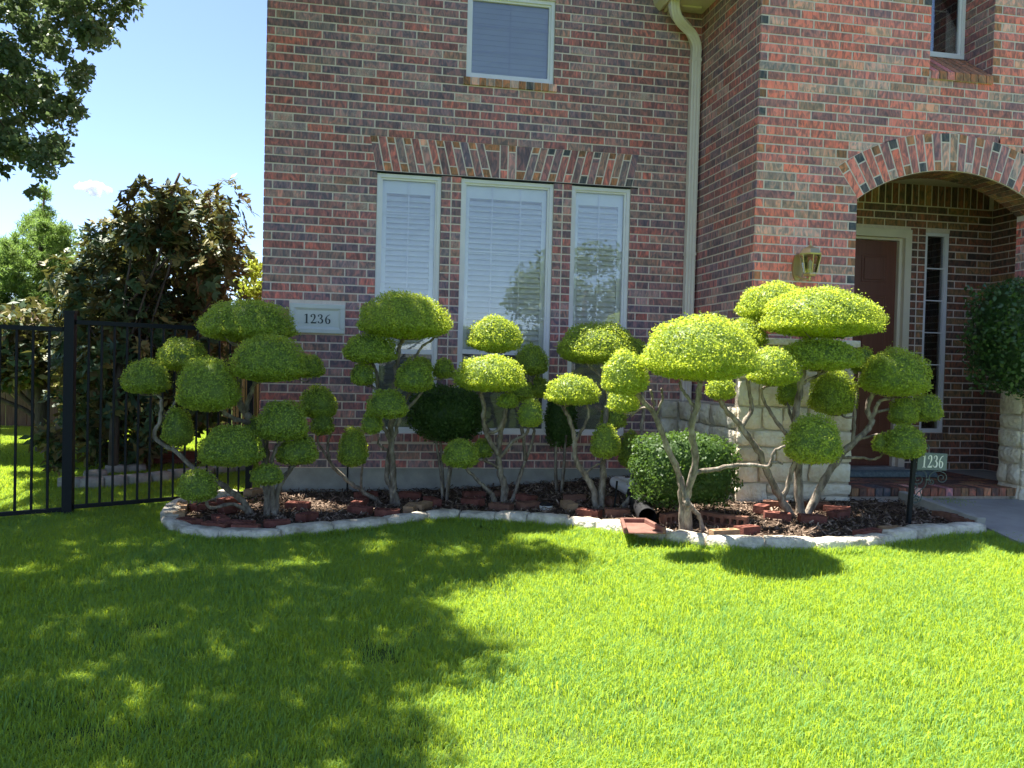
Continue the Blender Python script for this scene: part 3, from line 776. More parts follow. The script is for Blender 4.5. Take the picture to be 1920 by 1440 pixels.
# limestone panels
def stone_geo(w_, h_, d_, seed):
    bm = bmesh.new(); bmesh.ops.create_cube(bm, size=1)
    bmesh.ops.subdivide_edges(bm, edges=bm.edges[:], cuts=2, use_grid_fill=True)
    for v in bm.verts:
        p = v.co.copy(); q = Vector((abs(p.x)*2, abs(p.y)*2, abs(p.z)*2))
        v.co = Vector((p.x*w_, p.y*d_, p.z*h_))
        edge = sum(1 for a in q if a > .99)
        if edge >= 2:
            for a, s in ((0, w_), (1, d_), (2, h_)): v.co[a] -= math.copysign(min(.008, s*.2), v.co[a]) if q[a] > .99 else 0
        nn = noise.noise_vector(v.co*9+Vector((seed*3.7, seed, 0)))
        v.co += Vector((nn.x*.011, nn.y*.020, nn.z*.011))
    me = bpy.data.meshes.new('stone'); bm.to_mesh(me); bm.free(); me.polygons.foreach_set('use_smooth', [True]*len(me.polygons))
    return me
def stone_panel(name, u0, u1, z0, z1, place, rot, mat=m_lime, hs=(.13, .24)):
    z = z0; rows = []
    while z < z1-.05:
        h = random.uniform(*hs)
        if z+h > z1-.09: h = z1-z
        u = u0
        while u < u1-.02:
            w_ = random.choice((random.uniform(.12, .25), random.uniform(.22, .48)))
            if u+w_ > u1-.11: w_ = u1-u
            if h > .19 and w_ > .2 and random.random() < .35:
                hh = h*random.uniform(.4, .6)
                rows.append((u, z, w_, hh)); rows.append((u, z+hh, w_, h-hh))
            else: rows.append((u, z, w_, h))
            u += w_
        z += h
    return rows
sb = MB(); sb.box((3.985, -1.335, -.35), (OPL-.04, FY+.005, 1.20)); sb.box((3.985, FY, -.35), (XR+.005, -.055, .68)); sb.box((3.78, -.055, -.35), (XR, -.002, .68))
sp = sb.build('stone_wainscot', mat_noise('stone_mortar', (.42, .37, .29, 1), (.56, .50, .40, 1), .95, 20, .6, 100, .1), house)
k = 0
for (u, z, w_, h) in stone_panel('', 3.965, OPL-.025, -.16, 1.20, None, None):
    o = bpy.data.objects.new('stone', stone_geo(w_-.012, h-.012, .05, k)); o.data.materials.append(m_lime)
    o.location = (u+w_/2, -1.34, z+h/2); link(o, sp); k += 1
for (u, z, w_, h) in stone_panel('', .06, 1.31, -.2, .68, None, None):
    o = bpy.data.objects.new('stone', stone_geo(w_-.012, h-.012, .05, k)); o.data.materials.append(m_lime)
    o.location = (3.98, -u-w_/2, z+h/2); o.rotation_euler = (0, 0, math.pi/2); link(o, sp); k += 1
for (u, z, w_, h) in stone_panel('', 3.78, 3.95, -.25, .68, None, None, hs=(.1, .16)):
    o = bpy.data.objects.new('stone', stone_geo(w_-.01, h-.01, .05, k)); o.data.materials.append(m_border)
    o.location = (u+w_/2, -.06, z+h/2); link(o, sp); k += 1
for (a, b, c, d) in ((3.94, OPL-.0, -1.39, FY-.002),):
    cp = MB(); cp.box((a, c, 1.203), (b, d, 1.262)); cp.build('cap_stone', m_lime, sp, bevel=.008)
sb = MB(); sb.box((6.70, -1.335, -.35), (9.4, FY+.2, .93)); sp2 = sb.build('stone_wainscot', m_lime, house)
for (u, z, w_, h) in stone_panel('', 6.68, 8.0, -.14, .93, None, None):
    o = bpy.data.objects.new('stone', stone_geo(w_-.012, h-.012, .05, k)); o.data.materials.append(m_lime)
    o.location = (u+w_/2, -1.34, z+h/2); link(o, sp2); k += 1
for (u, z, w_, h) in stone_panel('', 0, .26, -.14, .93, None, None):
    o = bpy.data.objects.new('stone', stone_geo(w_-.012, h-.012, .05, k)); o.data.materials.append(m_lime)
    o.location = (6.69, -1.33+u+w_/2, z+h/2); o.rotation_euler = (0, 0, math.pi/2); link(o, sp2); k += 1

# ------------------------------------------------------------------ numerals (serif figures drawn as strokes)
def bez(p, n=14):
    out = []
    for i in range(n+1):
        t = i/n; q = [np.array(a, float) for a in p]
        while len(q) > 1: q = [q[j]*(1-t)+q[j+1]*t for j in range(len(q)-1)]
        out.append(q[0])
    return out
def stroke(mb, pts, ws, th, tf):
    L = []; R = []
    for i, p in enumerate(pts):
        t = pts[min(i+1, len(pts)-1)]-pts[max(i-1, 0)]; t = t/max(np.linalg.norm(t), 1e-6); nrm = np.array([-t[1], t[0]])
        s = i/(len(pts)-1)*(len(ws)-1); a = int(min(s, len(ws)-2)); w_ = ws[a]+(ws[a+1]-ws[a])*(s-a)
        L.append(p+nrm*w_/2); R.append(p-nrm*w_/2)
    for i in range(len(pts)-1):
        q = [L[i], R[i], R[i+1], L[i+1]]
        V = [tf(a[0], a[1], 0) for a in q]+[tf(a[0], a[1], th) for a in q]
        mb.add(V, [(4, 5, 6, 7), (0, 3, 2, 1), (0, 1, 5, 4), (2, 3, 7, 6), (1, 2, 6, 5), (3, 0, 4, 7)])
def digit(ch, tf, th, mat, parent):
    mb = MB(); a = np.array
    if ch == '1':
        stroke(mb, [a([.25, .02]), a([.25, .98])], [.15, .15], th, tf); stroke(mb, [a([.07, .025]), a([.43, .025])], [.05, .05], th, tf)
        stroke(mb, [a([.03, .84]), a([.2, .92]), a([.31, .985])], [.03, .07, .03], th, tf)
    if ch == '2':
        stroke(mb, bez([(.06, .72), (.02, 1.08), (.56, 1.12), (.52, .68), (.36, .40), (.10, .10)], 18), [.12, .05, .13, .15, .09, .05], th, tf)
        stroke(mb, [a([.04, .07]), a([.5, .07])], [.14, .14], th, tf); stroke(mb, [a([.5, .02]), a([.55, .24])], [.06, .03], th, tf)
        stroke(mb, [a([.04, .72]), a([.16, .72])], [.11, .11], th, tf)
    if ch == '3':
        stroke(mb, bez([(.07, .78), (.08, 1.06), (.56, 1.06), (.48, .58), (.20, .53)], 16), [.11, .05, .12, .13, .05], th, tf)
        stroke(mb, bez([(.20, .53), (.58, .56), (.62, -.06), (.14, -.06), (.06, .20)], 16), [.05, .14, .15, .06, .11], th, tf)
        stroke(mb, [a([.03, .18]), a([.14, .18])], [.1, .1], th, tf); stroke(mb, [a([.04, .78]), a([.14, .78])], [.09, .09], th, tf)
    if ch == '6':
        stroke(mb, bez([(.50, .96), (.20, .92), (.04, .60), (.05, .20), (.20, .0), (.29, .01)], 18), [.04, .07, .13, .15, .1, .05], th, tf)
        stroke(mb, bez([(.28, .015), (.54, -.02), (.58, .56), (.32, .60), (.14, .46)], 16), [.05, .13, .14, .05, .04], th, tf)
    return mb.build('numeral', mat, parent)
# address stone set in the wall
PX0, PX1, PZ0, PZ1 = .250, .737, 1.228, 1.492
f = MB(); f.box((PX0, -.028, PZ0), (PX1, .01, PZ0+.04)); f.box((PX0, -.028, PZ1-.04), (PX1, .01, PZ1)); f.box((PX0, -.028, PZ0+.04), (PX0+.04, .01, PZ1-.04)); f.box((PX1-.04, -.028, PZ0+.04), (PX1, .01, PZ1-.04))
ap = f.build('address_stone', m_plate, house, bevel=.003)
f = MB(); f.add([(PX0+.04, -.026, PZ0+.04), (PX1-.04, -.026, PZ0+.04), (PX1-.04, -.026, PZ1-.04), (PX0+.04, -.026, PZ1-.04),
                 (PX0+.058, -.012, PZ0+.058), (PX1-.058, -.012, PZ0+.058), (PX1-.058, -.012, PZ1-.058), (PX0+.058, -.012, PZ1-.058)],
                [(0, 1, 5, 4), (1, 2, 6, 5), (2, 3, 7, 6), (3, 0, 4, 7), (4, 5, 6, 7)])
f.build('recessed_panel', m_plate, ap)
for i, ch in enumerate('1236'):
    x_ = PX0+.118+i*.063-(.0 if i else -.006); sc_ = .086
    digit(ch, lambda u, v, t, x_=x_, s=sc_: (x_+u*s*1.12, -.0122-t, PZ0+.088+v*s), .003, m_ink, ap)

# ------------------------------------------------------------------ wall lantern
lan = empty('wall_lantern', 'polished brass and glass carriage lantern on the brick wall beside the porch arch', 'wall lamp', (4.55, FY, 1.9))
lx, ly, lz = 0, -.14, 0
f = MB(); pr_ = []
for i in range(20):
    t = 2*math.pi*i/20; pr_.append((-.045+.045*math.cos(t), 0, -.03+.115*math.sin(t)))
f.prism([(p[0], -.002, p[2]) for p in pr_], (0, -.018, 0)); f.build('back_plate', m_brass, lan, bevel=.0)
f = MB(); f.tube(smooth_path([(-.05, -.02, -.1), (-.03, -.09, -.135), (0, -.13, -.135), (0, -.14, -.11)], 4), .009, 8); f.build('arm', m_brass, lan, smooth=True)
def hexring(r, z): return [(lx+r*math.cos(math.pi/3*i+.3), ly+r*math.sin(math.pi/3*i+.3), lz+z) for i in range(6)]
for i in range(6):
    a, b = hexring(.055, -.09), hexring(.088, .06); j = (i+1) % 6
    g = MB(); g.add([a[i], a[j], b[j], b[i]], [(0, 1, 2, 3)]); g.build('glass_pane', m_lglass, lan)
    g = MB(); g.tube([a[i], b[i]], .0045, 6); g.build('brass_bar', m_brass, lan)
f = MB(); f.lathe((lx, ly, lz), [(.05, -.115), (.06, -.1), (.058, -.088)], 6); f.build('base', m_brass, lan)
f = MB(); f.lathe((lx, ly, lz), [(.095, .058), (.098, .070), (.07, .11), (.03, .125), (.02, .135)], 6); f.build('roof', m_brass, lan)
f = MB(); f.lathe((lx, ly, lz), [(.006, .13), (.012, .145), (.005, .155), (.010, .168), (.002, .185)], 8); f.build('finial', m_brass, lan, smooth=True)
f = MB(); f.lathe((lx, ly, lz), [(.002, -.16), (.011, -.145), (.005, -.13), (.02, -.115)], 8); f.build('finial', m_brass, lan, smooth=True)
f = MB(); f.lathe((lx, ly, lz), [(.011, -.088), (.012, -.02), (.018, 0), (.002, .03)], 8); f.build('candle_bulb', m_num, lan, smooth=True)

# ------------------------------------------------------------------ walkway, doormat
def gzw(x, y): return gz(x, y)+.03
Wk = [(5.70, -.80), (5.62, -1.55), (5.545, -2.31), (5.46, -2.72), (5.72, -3.12), (6.6, -3.35), (9.5, -3.4)]
Wr = [(7.3, -.80), (7.2, -1.55), (7.35, -1.85), (7.6, -2.05), (8.0, -2.12), (8.6, -2.15), (9.5, -2.15)]
V = []; F = []
Wk0 = [(5.5, FY-.055)]+[(5.66, -1.35)]+Wk[1:]; Wr0 = [(6.74, FY-.055), (6.8, -1.38)]+[(6.95, -1.6)]+Wr[2:]
Wr0 = [Wr0[0], Wr0[1]]+Wr[1:]
f = MB()
nW = min(len(Wk0), len(Wr0))
for i in range(nW):
    for (x, y) in (Wk0[i], Wr0[i]):
        V.append((x, y, gz(x, y)+.035))
for i in range(nW-1): F.append((2*i, 2*i+1, 2*i+3, 2*i+2))
V2 = V+[(x, y, z-.2) for x, y, z in V]; m_ = len(V)
F2 = list(F)+[(2*i, 2*i+2, 2*i+2+m_, 2*i+m_) for i in range(nW-1)]+[(2*i+1+m_, 2*i+3+m_, 2*i+3, 2*i+1) for i in range(nW-1)]
tag(mesh_obj('walkway', V2, F2, m_walk), kind='structure')
# low kerbs along both sides of the walkway
def kerb(pts, label, h=.085, w_=.07):
    f = MB(); P = [Vector((x, y, gz(x, y))) for x, y in pts]
    for i in range(len(P)-1):
        a, b = P[i], P[i+1]; t = (b-a).normalized(); n_ = Vector((-t.y, t.x, 0)).normalized()
        c = (a+b)/2; f.obox(c+Vector((0, 0, h/2-.04)), t, n_, t.cross(n_), ((b-a).length/2, w_/2, h/2+.04))
    o = f.build('concrete_kerb', m_concrete, bevel=.006); o['label'] = label; o['category'] = 'kerb'; return o
kerb([(5.50, -1.36), (5.46, -2.36)], 'low concrete kerb between the mulch bed and the walkway', .12)
kerb([(6.79, -1.36), (7.1, -1.75)], 'short concrete kerb at the right side of the porch step', .13, .1)
f = MB()
dmx0, dmx1 = 5.2, 6.42
f.prism([(dmx0, -.62, .0), (dmx0, -.60, .045), (dmx0, -.54, .065), (dmx0, -.47, .045), (dmx0, -.45, 0)], (dmx1-dmx0, 0, 0))
tag(f.build('draft_mat', m_mat, bevel=.008), 'blue grey rolled doormat lying along the front door step', 'doormat')

# ------------------------------------------------------------------ planting bed
edge_px = [(428, 934), (392, 939), (345, 948), (314, 962), (301, 978), (306, 992), (335, 1007), (380, 1015), (440, 1018), (500, 1018), (560, 1011), (640, 1003), (720, 993),
           (790, 983), (860, 980), (940, 983), (1020, 989), (1100, 997), (1180, 1010), (1260, 1024), (1337, 1033), (1430, 1037), (1520, 1038), (1604, 1036), (1680, 1025), (1760, 1013), (1852, 1005)]
EP = [onG(*p)[:2] for p in edge_px]
EPS = [np.array(p[:2]) for p in smooth_path([(p[0], p[1], 0) for p in EP], 6)]
inner = []                      # path of the stone centre line, 7 cm inside the edge
for i, p in enumerate(EPS):
    t = EPS[min(i+1, len(EPS)-1)]-EPS[max(i-1, 0)]; t /= np.linalg.norm(t); inner.append(p+np.array([-t[1], t[0]])*.07)
bedpoly = [tuple(p) for p in inner]+[(5.46, -1.4), (5.05, -1.3), (4.0, -1.3), (4.0, -.02), (0.02, -.02), (-.05, -.3)]
lawn_block = [tuple(p) for p in EPS]+[(5.60, -2.3), (5.6, -1.3), (9.5, -1.3), (9.5, 9), (.0, 9), (0, -.02), (-.02, -.45)]
def inpoly(x, y, P):
    c = False; j = len(P)-1
    for i in range(len(P)):
        if ((P[i][1] > y) != (P[j][1] > y)) and (x < (P[j][0]-P[i][0])*(y-P[i][1])/(P[j][1]-P[i][1])+P[i][0]): c = not c
        j = i
    return c
def inpoly_np(X, Y, P):
    c = np.zeros(len(X), bool); j = len(P)-1
    for i in range(len(P)):
        yi, yj = P[i][1], P[j][1]
        if yi != yj:
            m = ((yi > Y) != (yj > Y)) & (X < (P[j][0]-P[i][0])*(Y-yi)/(yj-yi)+P[i][0]); c ^= m
        j = i
    return c
gx = np.arange(-.8, 5.8, .045); gy = np.arange(-3.0, .05, .045); vid = {}; V = []; F = []
for a in range(len(gx)-1):
    for b in range(len(gy)-1):
        if not inpoly(gx[a]+.022, gy[b]+.022, bedpoly): continue
        q = []
        for (i_, j_) in ((a, b), (a+1, b), (a+1, b+1), (a, b+1)):
            if (i_, j_) not in vid:
                vid[(i_, j_)] = len(V); x, y = gx[i_], gy[j_]; V.append((x, y, gz(x, y)+.03+.016*noise.noise(Vector((x*5, y*5, 1)))))
            q.append(vid[(i_, j_)])
        F.append(tuple(q))
tag(mesh_obj('mulch_bed', V, F, m_mulch, smooth=True), kind='structure')
GZ = np.vectorize(gz)
# bark chips
N = 26000
X = RNG.uniform(-.6, 5.6, N); Y = RNG.uniform(-2.9, 0, N); k_ = inpoly_np(X, Y, bedpoly); X, Y = X[k_], Y[k_]; n = len(X)
Z = GZ(X, Y)+.034+RNG.uniform(0, .022, n)
P = np.stack([X, Y, Z], 1)
th = RNG.uniform(0, 2*np.pi, n); tl = RNG.normal(0, .45, n)
T = np.stack([np.cos(th)*np.cos(tl), np.sin(th)*np.cos(tl), np.sin(tl)], 1); Bn = np.cross(T, RNG.normal(0, .35, (n, 3))+[0, 0, 1]); Bn /= np.linalg.norm(Bn, axis=1)[:, None]
L_ = RNG.uniform(.008, .03, n)[:, None]; W_ = RNG.uniform(.003, .008, n)[:, None]
V = np.stack([P-T*L_-Bn*W_, P+T*L_-Bn*W_*.6, P+T*L_+Bn*W_, P-T*L_+Bn*W_*.7], 1).reshape(-1, 3)
tone = RNG.choice([.0, .2, .35, .75], n, p=[.35, .3, .22, .13])
tag(quads_np('bark_chips', V, n, m_chip, cols=tone), kind='stuff')

# stone border: each stone is a part
bor = empty('stone_border', 'curving border of pale rough stones in front of the mulch bed', 'garden edging', (float(EPS[60][0]), float(EPS[60][1]), gz(*EPS[60])))
bl = np.array(bor.location)
dist = [0]
for i in range(1, len(inner)): dist.append(dist[-1]+np.linalg.norm(inner[i]-inner[i-1]))
def along(s):
    i = int(np.searchsorted(dist, s)); i = min(max(i, 1), len(dist)-1); t = (s-dist[i-1])/(dist[i]-dist[i-1]); return inner[i-1]*(1-t)+inner[i]*t
s = 0; k = 0
while s < dist[-1]-.05:
    L_ = random.uniform(.26, .44)
    if s+L_ > dist[-1]-.15: L_ = dist[-1]-s
    nseg = 6; bm = bmesh.new(); rings = []
    w2 = random.uniform(.065, .078); h2 = random.uniform(.085, .105)
    prof = [(-1, -.9), (-1.03, .4), (-1.0, .84), (-.82, .99), (0, 1.02), (.82, 1.0), (1.0, .86), (1.04, .4), (1.02, -.9)]
    for i in range(nseg+1):
        q = s+.005+(L_-.010)*i/nseg; p = along(q); t = along(min(q+.01, dist[-1]))-along(max(q-.01, 0)); t /= np.linalg.norm(t); nn = np.array([-t[1], t[0]])
        e_ = .93 if i in (0, nseg) else 1; ring = []
        for (a, b) in prof:
            x_, y_ = p+nn*(-a)*w2*e_; z_ = gz(p[0], p[1])+b*h2*e_-.01
            v = Vector((x_, y_, z_)); v += noise.noise_vector(v*14+Vector((k, 0, 0)))*.009+noise.noise_vector(v*55)*.006
            ring.append(bm.verts.new(v-Vector(bl)))
        rings.append(ring)
    for i in range(nseg):
        for j in range(len(prof)-1): bm.faces.new((rings[i][j], rings[i+1][j], rings[i+1][j+1], rings[i][j+1]))
    bm.faces.new(rings[0]); bm.faces.new(rings[-1][::-1])
    bmesh.ops.recalc_face_normals(bm, faces=bm.faces[:])
    me = bpy.data.meshes.new('stone'); bm.to_mesh(me); bm.free(); me.polygons.foreach_set('use_smooth', [True]*len(me.polygons)); me.materials.append(m_border)
    link(bpy.data.objects.new('stone', me), bor); s += L_; k += 1
def rock(name, px, size, mat, label, cat='stone', flat=.5):
    bm = bmesh.new(); bmesh.ops.create_icosphere(bm, subdivisions=3, radius=1)
    for v in bm.verts:
        n_ = noise.noise(v.co*1.6+Vector((px[0], 0, 0)))*.35+noise.noise(v.co*5)*.08; v.co *= 1+n_; v.co.z *= flat; v.co *= size
    me = bpy.data.meshes.new(name); bm.to_mesh(me); bm.free(); me.materials.append(mat); me.polygons.foreach_set('use_smooth', [True]*len(me.polygons))
    o = bpy.data.objects.new(name, me); p = onG(*px, .02); o.location = p; link(o); return tag(o, label, cat)
rock('loose_stone', (424, 927), .085, m_border, 'pale angular stone lying behind the left end of the border', flat=.6)

# ------------------------------------------------------------------ loose garden bricks round the topiaries
def cored_brick(L_, mat, up):
    """brick with three core holes; up=True shows the holes on top, else it stands on its edge"""
    W_, H_ = .088, .058
    hx = [-L_*.28, 0, L_*.28]; a = .019
    # top face as a grid with three square holes
    xsn = sorted([-L_/2, L_/2]+[h+s for h in hx for s in (-a, a)]); ysn = [-W_/2, -a, a, W_/2]
    mb = MB(); idx = {}
    def vid(x, y, z):
        k = (round(x, 5), round(y, 5), round(z, 5))
        if k not in idx: idx[k] = len(mb.v); mb.v.append((x, y, z))
        return idx[k]
    for zt, fl in ((H_/2, 1), (-H_/2, -1)):
        for i in range(len(xsn)-1):
            for j in range(3):
                hole = (j == 1 and i % 2 == 1)
                q = [vid(xsn[i], ysn[j], zt), vid(xsn[i+1], ysn[j], zt), vid(xsn[i+1], ysn[j+1], zt), vid(xsn[i], ysn[j+1], zt)]
                if not hole: mb.f.append(tuple(q if fl > 0 else q[::-1]))
    for h in hx:
        for (x0, y0, x1, y1) in ((h-a, -a, h+a, -a), (h+a, -a, h+a, a), (h+a, a, h-a, a), (h-a, a, h-a, -a)):
            mb.f.append((vid(x0, y0, H_/2), vid(x1, y1, H_/2), vid(x1, y1, -H_/2), vid(x0, y0, -H_/2)))
    for (x0, y0, x1, y1) in ((-L_/2, -W_/2, L_/2, -W_/2), (L_/2, W_/2, -L_/2, W_/2)):
        mb.f.append((vid(x0, y0, -H_/2), vid(x1, y1, -H_/2), vid(x1, y1, H_/2), vid(x0, y0, H_/2)))
    for x in (-L_/2, L_/2):
        mb.f.append((vid(x, -W_/2, -H_/2), vid(x, W_/2, -H_/2), vid(x, W_/2, H_/2), vid(x, -W_/2, H_/2)))
    me = bpy.data.meshes.new('garden_brick'); me.from_pydata(mb.v, [], mb.f); me.materials.append(mat)
    return me
CB = {c: cored_brick(.194, m, True) for c, m in (('r', m_redbrick), ('b', m_brnbrick), ('t', m_tanbrick))}
CN = {'r': 'red', 'b': 'brown', 't': 'tan'}
def gbrick(x1, y1, x2, y2, c, up, where, group):
    a, b = onG(x1, y1, .03), onG(x2, y2, .03); m_ = (a+b)/2; ang = math.atan2(b[1]-a[1], b[0]-a[0])
    o = bpy.data.objects.new('garden_brick', CB[c]); link(o)
    z = gz(m_[0], m_[1])+.035+(.026 if up else .040)
    o.location = (m_[0], m_[1], z); o.rotation_euler = ((0 if up else math.pi/2)+random.uniform(-.06, .06), random.uniform(-.05, .05), ang)
    tag(o, '%s cored brick, %s' % (CN[c], where), 'brick', 'garden bricks of the '+group )
RA, RC_, RD, RE, RF_, RG = ('ring under the largest shaded topiary', 'ring before the left window', 'ring before the middle window',
    'ring before the right window', 'ring right of the splash block', 'ring before the stone wall')
def ring_set(rn, items):
    for (x1, y1, x2, y2, c, up, wh) in items:
        if rn != RF_: up = 1
        gbrick(x1, y1, x2, y2, c, up, wh+' of the '+rn, rn)
ring_set(RA, [(403, 974, 424, 991, 'r', 1, 'end-on brick at the left'), (428, 990, 474, 993, 'r', 1, 'front left piece'), (491, 991, 547, 989, 'r', 0, 'front middle piece'),
    (554, 984, 597, 968, 'r', 1, 'right front piece'), (527, 953, 590, 957, 'r', 0, 'back right piece'), (410, 965, 458, 957, 'r', 0, 'back left piece')])
ring_set('row inside the border curve', [(345, 951, 338, 963, 't', 1, 'topmost at the curve'), (336, 966, 335, 978, 't', 1, 'second at the curve'), (338, 983, 372, 992, 'r', 1, 'lowest at the curve'), (382, 993, 428, 997, 'r', 1, 'lying flat in front'),
    (436, 998, 486, 999, 'r', 1, 'rightmost flat one in front'), (358, 962, 404, 953, 'r', 0, 'on edge at the back left'), (407, 952, 452, 942, 'r', 0, 'on edge in the middle back'), (462, 934, 489, 925, 't', 1, 'pale one nearest the house')])
ring_set(RC_, [(662, 958, 686, 944, 'r', 1, 'end-on piece at the left'), (655, 960, 696, 966, 'r', 0, 'front left piece'), (700, 968, 752, 969, 'r', 0, 'front middle piece'), (766, 963, 776, 955, 't', 1, 'short sunlit front piece'),
    (783, 960, 801, 952, 't', 1, 'sunlit right front piece'), (801, 942, 820, 951, 'r', 0, 'right end piece'), (747, 935, 792, 936, 'r', 0, 'back right piece'), (672, 937, 700, 934, 'r', 0, 'back left piece')])
ring_set(RD, [(862, 944, 911, 951, 'r', 1, 'left front piece'), (914, 955, 966, 960, 'b', 0, 'front middle piece'), (971, 957, 1009, 951, 'b', 1, 'right front piece'), (972, 938, 1000, 943, 'r', 0, 'back right piece'),
    (868, 936, 908, 933, 'r', 0, 'back left piece'), (930, 934, 966, 934, 'b', 0, 'back middle piece')])
ring_set(RE, [(1056, 948, 1078, 962, 't', 1, 'end-on brick at the left'), (1081, 967, 1128, 972, 'r', 0, 'front middle piece'), (1132, 969, 1181, 967, 'b', 1, 'right front piece'), (1060, 941, 1094, 940, 'b', 0, 'back left piece'), (1130, 944, 1146, 947, 'b', 0, 'back middle piece'),
    ])
ring_set(RF_, [(1240, 988, 1274, 979, 'b', 0, 'left piece'), (1322, 981, 1352, 986, 'b', 0, 'back right piece'), (1354, 986, 1402, 992, 'b', 0, 'right piece'), (1382, 1007, 1418, 997, 'r', 1, 'sunlit piece with holes up'), (1338, 1010, 1378, 1007, 't', 1, 'sunlit piece touching the border')])
ring_set(RG, [(1420, 967, 1434, 955, 'r', 1, 'end-on piece at the left'), (1430, 974, 1484, 976, 'r', 1, 'front left piece'), (1493, 980, 1552, 981, 'r', 0, 'front middle piece'), (1556, 976, 1586, 969, 'r', 0, 'right front piece'),
    (1552, 960, 1586, 965, 'r', 0, 'right back piece'), (1512, 955, 1549, 956, 'b', 0, 'back middle piece'), (1442, 952, 1466, 954, 'b', 0, 'back left piece')])
ring_set('row beside the walkway kerb', [(1604, 1012, 1648, 1007, 'r', 1, 'flat sunlit one behind the border'), (1652, 1006, 1694, 1000, 't', 1, 'second sunlit one behind the border'), (1756, 970, 1790, 980, 'b', 1, 'first one with holes up'), (1792, 981, 1826, 990, 'b', 1, 'last one')])

# ------------------------------------------------------------------ drain pipe, splash block, small things in the bed
f = MB(); P0, P1 = onG(1190, 924, .10), onG(1214, 969, .115); P0 = np.array(P0); P1 = np.array(P1)
dv = P1-P0; N_ = 34; pts = [P0+dv*i/N_ for i in range(N_+1)]
f.tube(pts, [.066+(.005 if i % 2 else 0) for i in range(N_+1)], 16, cap=False)
f.tube(pts[::-1], [.060]*(N_+1), 16, cap=False)
dp = f.build('drain_pipe', m_plastic, smooth=True); tag(dp, 'black corrugated drain pipe with white elbow emptying onto the red splash block', 'drain pipe')
E0 = np.array(onG(1230, 905, .09)); E1 = np.array(onG(1152, 903, .09))
f = MB(); rect_tube(f, [E0, E1+(E0-E1)*.15], .05, .036); f.build('elbow', m_white, dp)
f = MB(); f.tube(smooth_path([E1+(E0-E1)*.25, E1+np.array([.0, -.02, 0]), E1+(P0-E1)*.35, P0+dv*.05], 5), .05, 12); f.build('elbow', m_white, dp, smooth=True)
sb0 = np.array(onG(1204, 1003, .0)); tdir = Vector((dv[0], dv[1], 0)).normalized()
a0 = Vector((.30, -.95, 0)).normalized() if tdir.length < .5 else Vector((tdir.x*.5, tdir.y, 0)).normalized(); s0 = Vector((-a0.y, a0.x, 0))
f = MB(); cen = Vector(onG(1201, 994, .098))
def qd(u, v, z): return tuple(cen+a0*u+s0*v+Vector((0, 0, z)))
f.prism([qd(-.22, -.085, 0), qd(.14, -.135, 0), qd(.14, .135, 0), qd(-.22, .085, 0)], (0, 0, .012))
f.prism([qd(-.22, -.10, .0), qd(.14, -.15, 0), qd(.14, -.125, 0), qd(-.22, -.075, 0)], (0, 0, .045))
f.prism([qd(-.22, .10, .0), qd(-.22, .075, 0), qd(.14, .125, 0), qd(.14, .15, 0)], (0, 0, .045))
f.prism([qd(-.24, -.10, 0), qd(-.22, -.10, 0), qd(-.22, .10, 0), qd(-.24, .10, 0)], (0, 0, .045))
tag(f.build('splash_block', m_terra, bevel=.006), 'terracotta coloured splash block under the open end of the black drain pipe', 'splash block')
f = MB(); p = onG(1024, 955, .02); f.lathe((0, 0, 0), [(.055, 0), (.058, .03), (.05, .035)], 18); vb = f.build('valve_box', m_num, smooth=False); vb.location = p
tag(vb, 'round white drain fitting with black cap in the mulch beside the border', 'drain cap')
f = MB(); f.lathe((0, 0, 0), [(.056, .036), (.056, .05), (.03, .056)], 18); f.build('cap', m_plastic, vb)
rock('green_scrap', (1655, 971), .03, mat_flat('green_scrap', (.02, .16, .10, 1), .5), 'small green plastic scrap on the mulch near the number sign', 'litter', .3)
def stake(px, top, label):
    a = onG(*px, 0); b = atY(*top, a[1]); f = MB(); f.tube([(0, 0, -.02), tuple(b-a)], .008, 6); o = f.build('metal_stake', m_black); o.location = a; tag(o, label, 'stake')
stake((651, 928), (652, 868), 'thin black stake under the small topiary head with a yellow tip near the left window')
stake((1151, 960), (1157, 902), 'thin black stake beside the white drain elbow')

# ------------------------------------------------------------------ number sign on a post
sp_ = onG(1702, 994, 0); sg = empty('number_sign', 'black garden post with scrolled iron bracket carrying the grey 1236 plate', 'sign', tuple(sp_))
sy_ = sp_[1]
top = atY(1716, 835, sy_)-sp_
f = MB(); f.obox((Vector(top)*.5), (1, 0, 0), (0, 1, 0), (0, 0, 1), (.014, .014, top[2]/2+.03))
po = f.build('post', m_black, sg); 
for v in po.data.vertices: v.co.x += (v.co.z/top[2]-.5)*top[0]
pl = [atY(*p, sy_)-sp_ for p in ((1722, 848), (1776, 851), (1774, 882), (1719, 880))]
f = MB(); f.prism([(p[0], -.004, p[2]) for p in pl][::-1], (0, .008, 0)); plate = f.build('number_plate', m_sign, sg)
o0 = np.array(pl[3]); ux = np.array(pl[2])-o0; uz = np.array(pl[0])-o0
for i, ch in enumerate('1236'):
    digit(ch, lambda u, v, t, i=i: tuple(o0+ux*(.14+.185*i+u*.30)+uz*(.13+.74*v)+np.array([0, -.0045-t, 0])), .0025, m_num, plate)
fr = MB()
for a, b in ((0, 1), (1, 2), (2, 3), (3, 0)): fr.tube([pl[a], pl[b]], .003, 6)
fr.build('plate_rim', m_iron, plate)
def sgp(x, y): return atY(x, y, sy_)-sp_
def spiral(c, r0, r1, a0, turns, n=26):
    out = []
    for i in range(n+1):
        t = i/n; r = r0*(1-t)+r1*t; a = a0+turns*2*math.pi*t; out.append(sgp(c[0]+r*math.cos(a), c[1]+r*math.sin(a)))
    return out
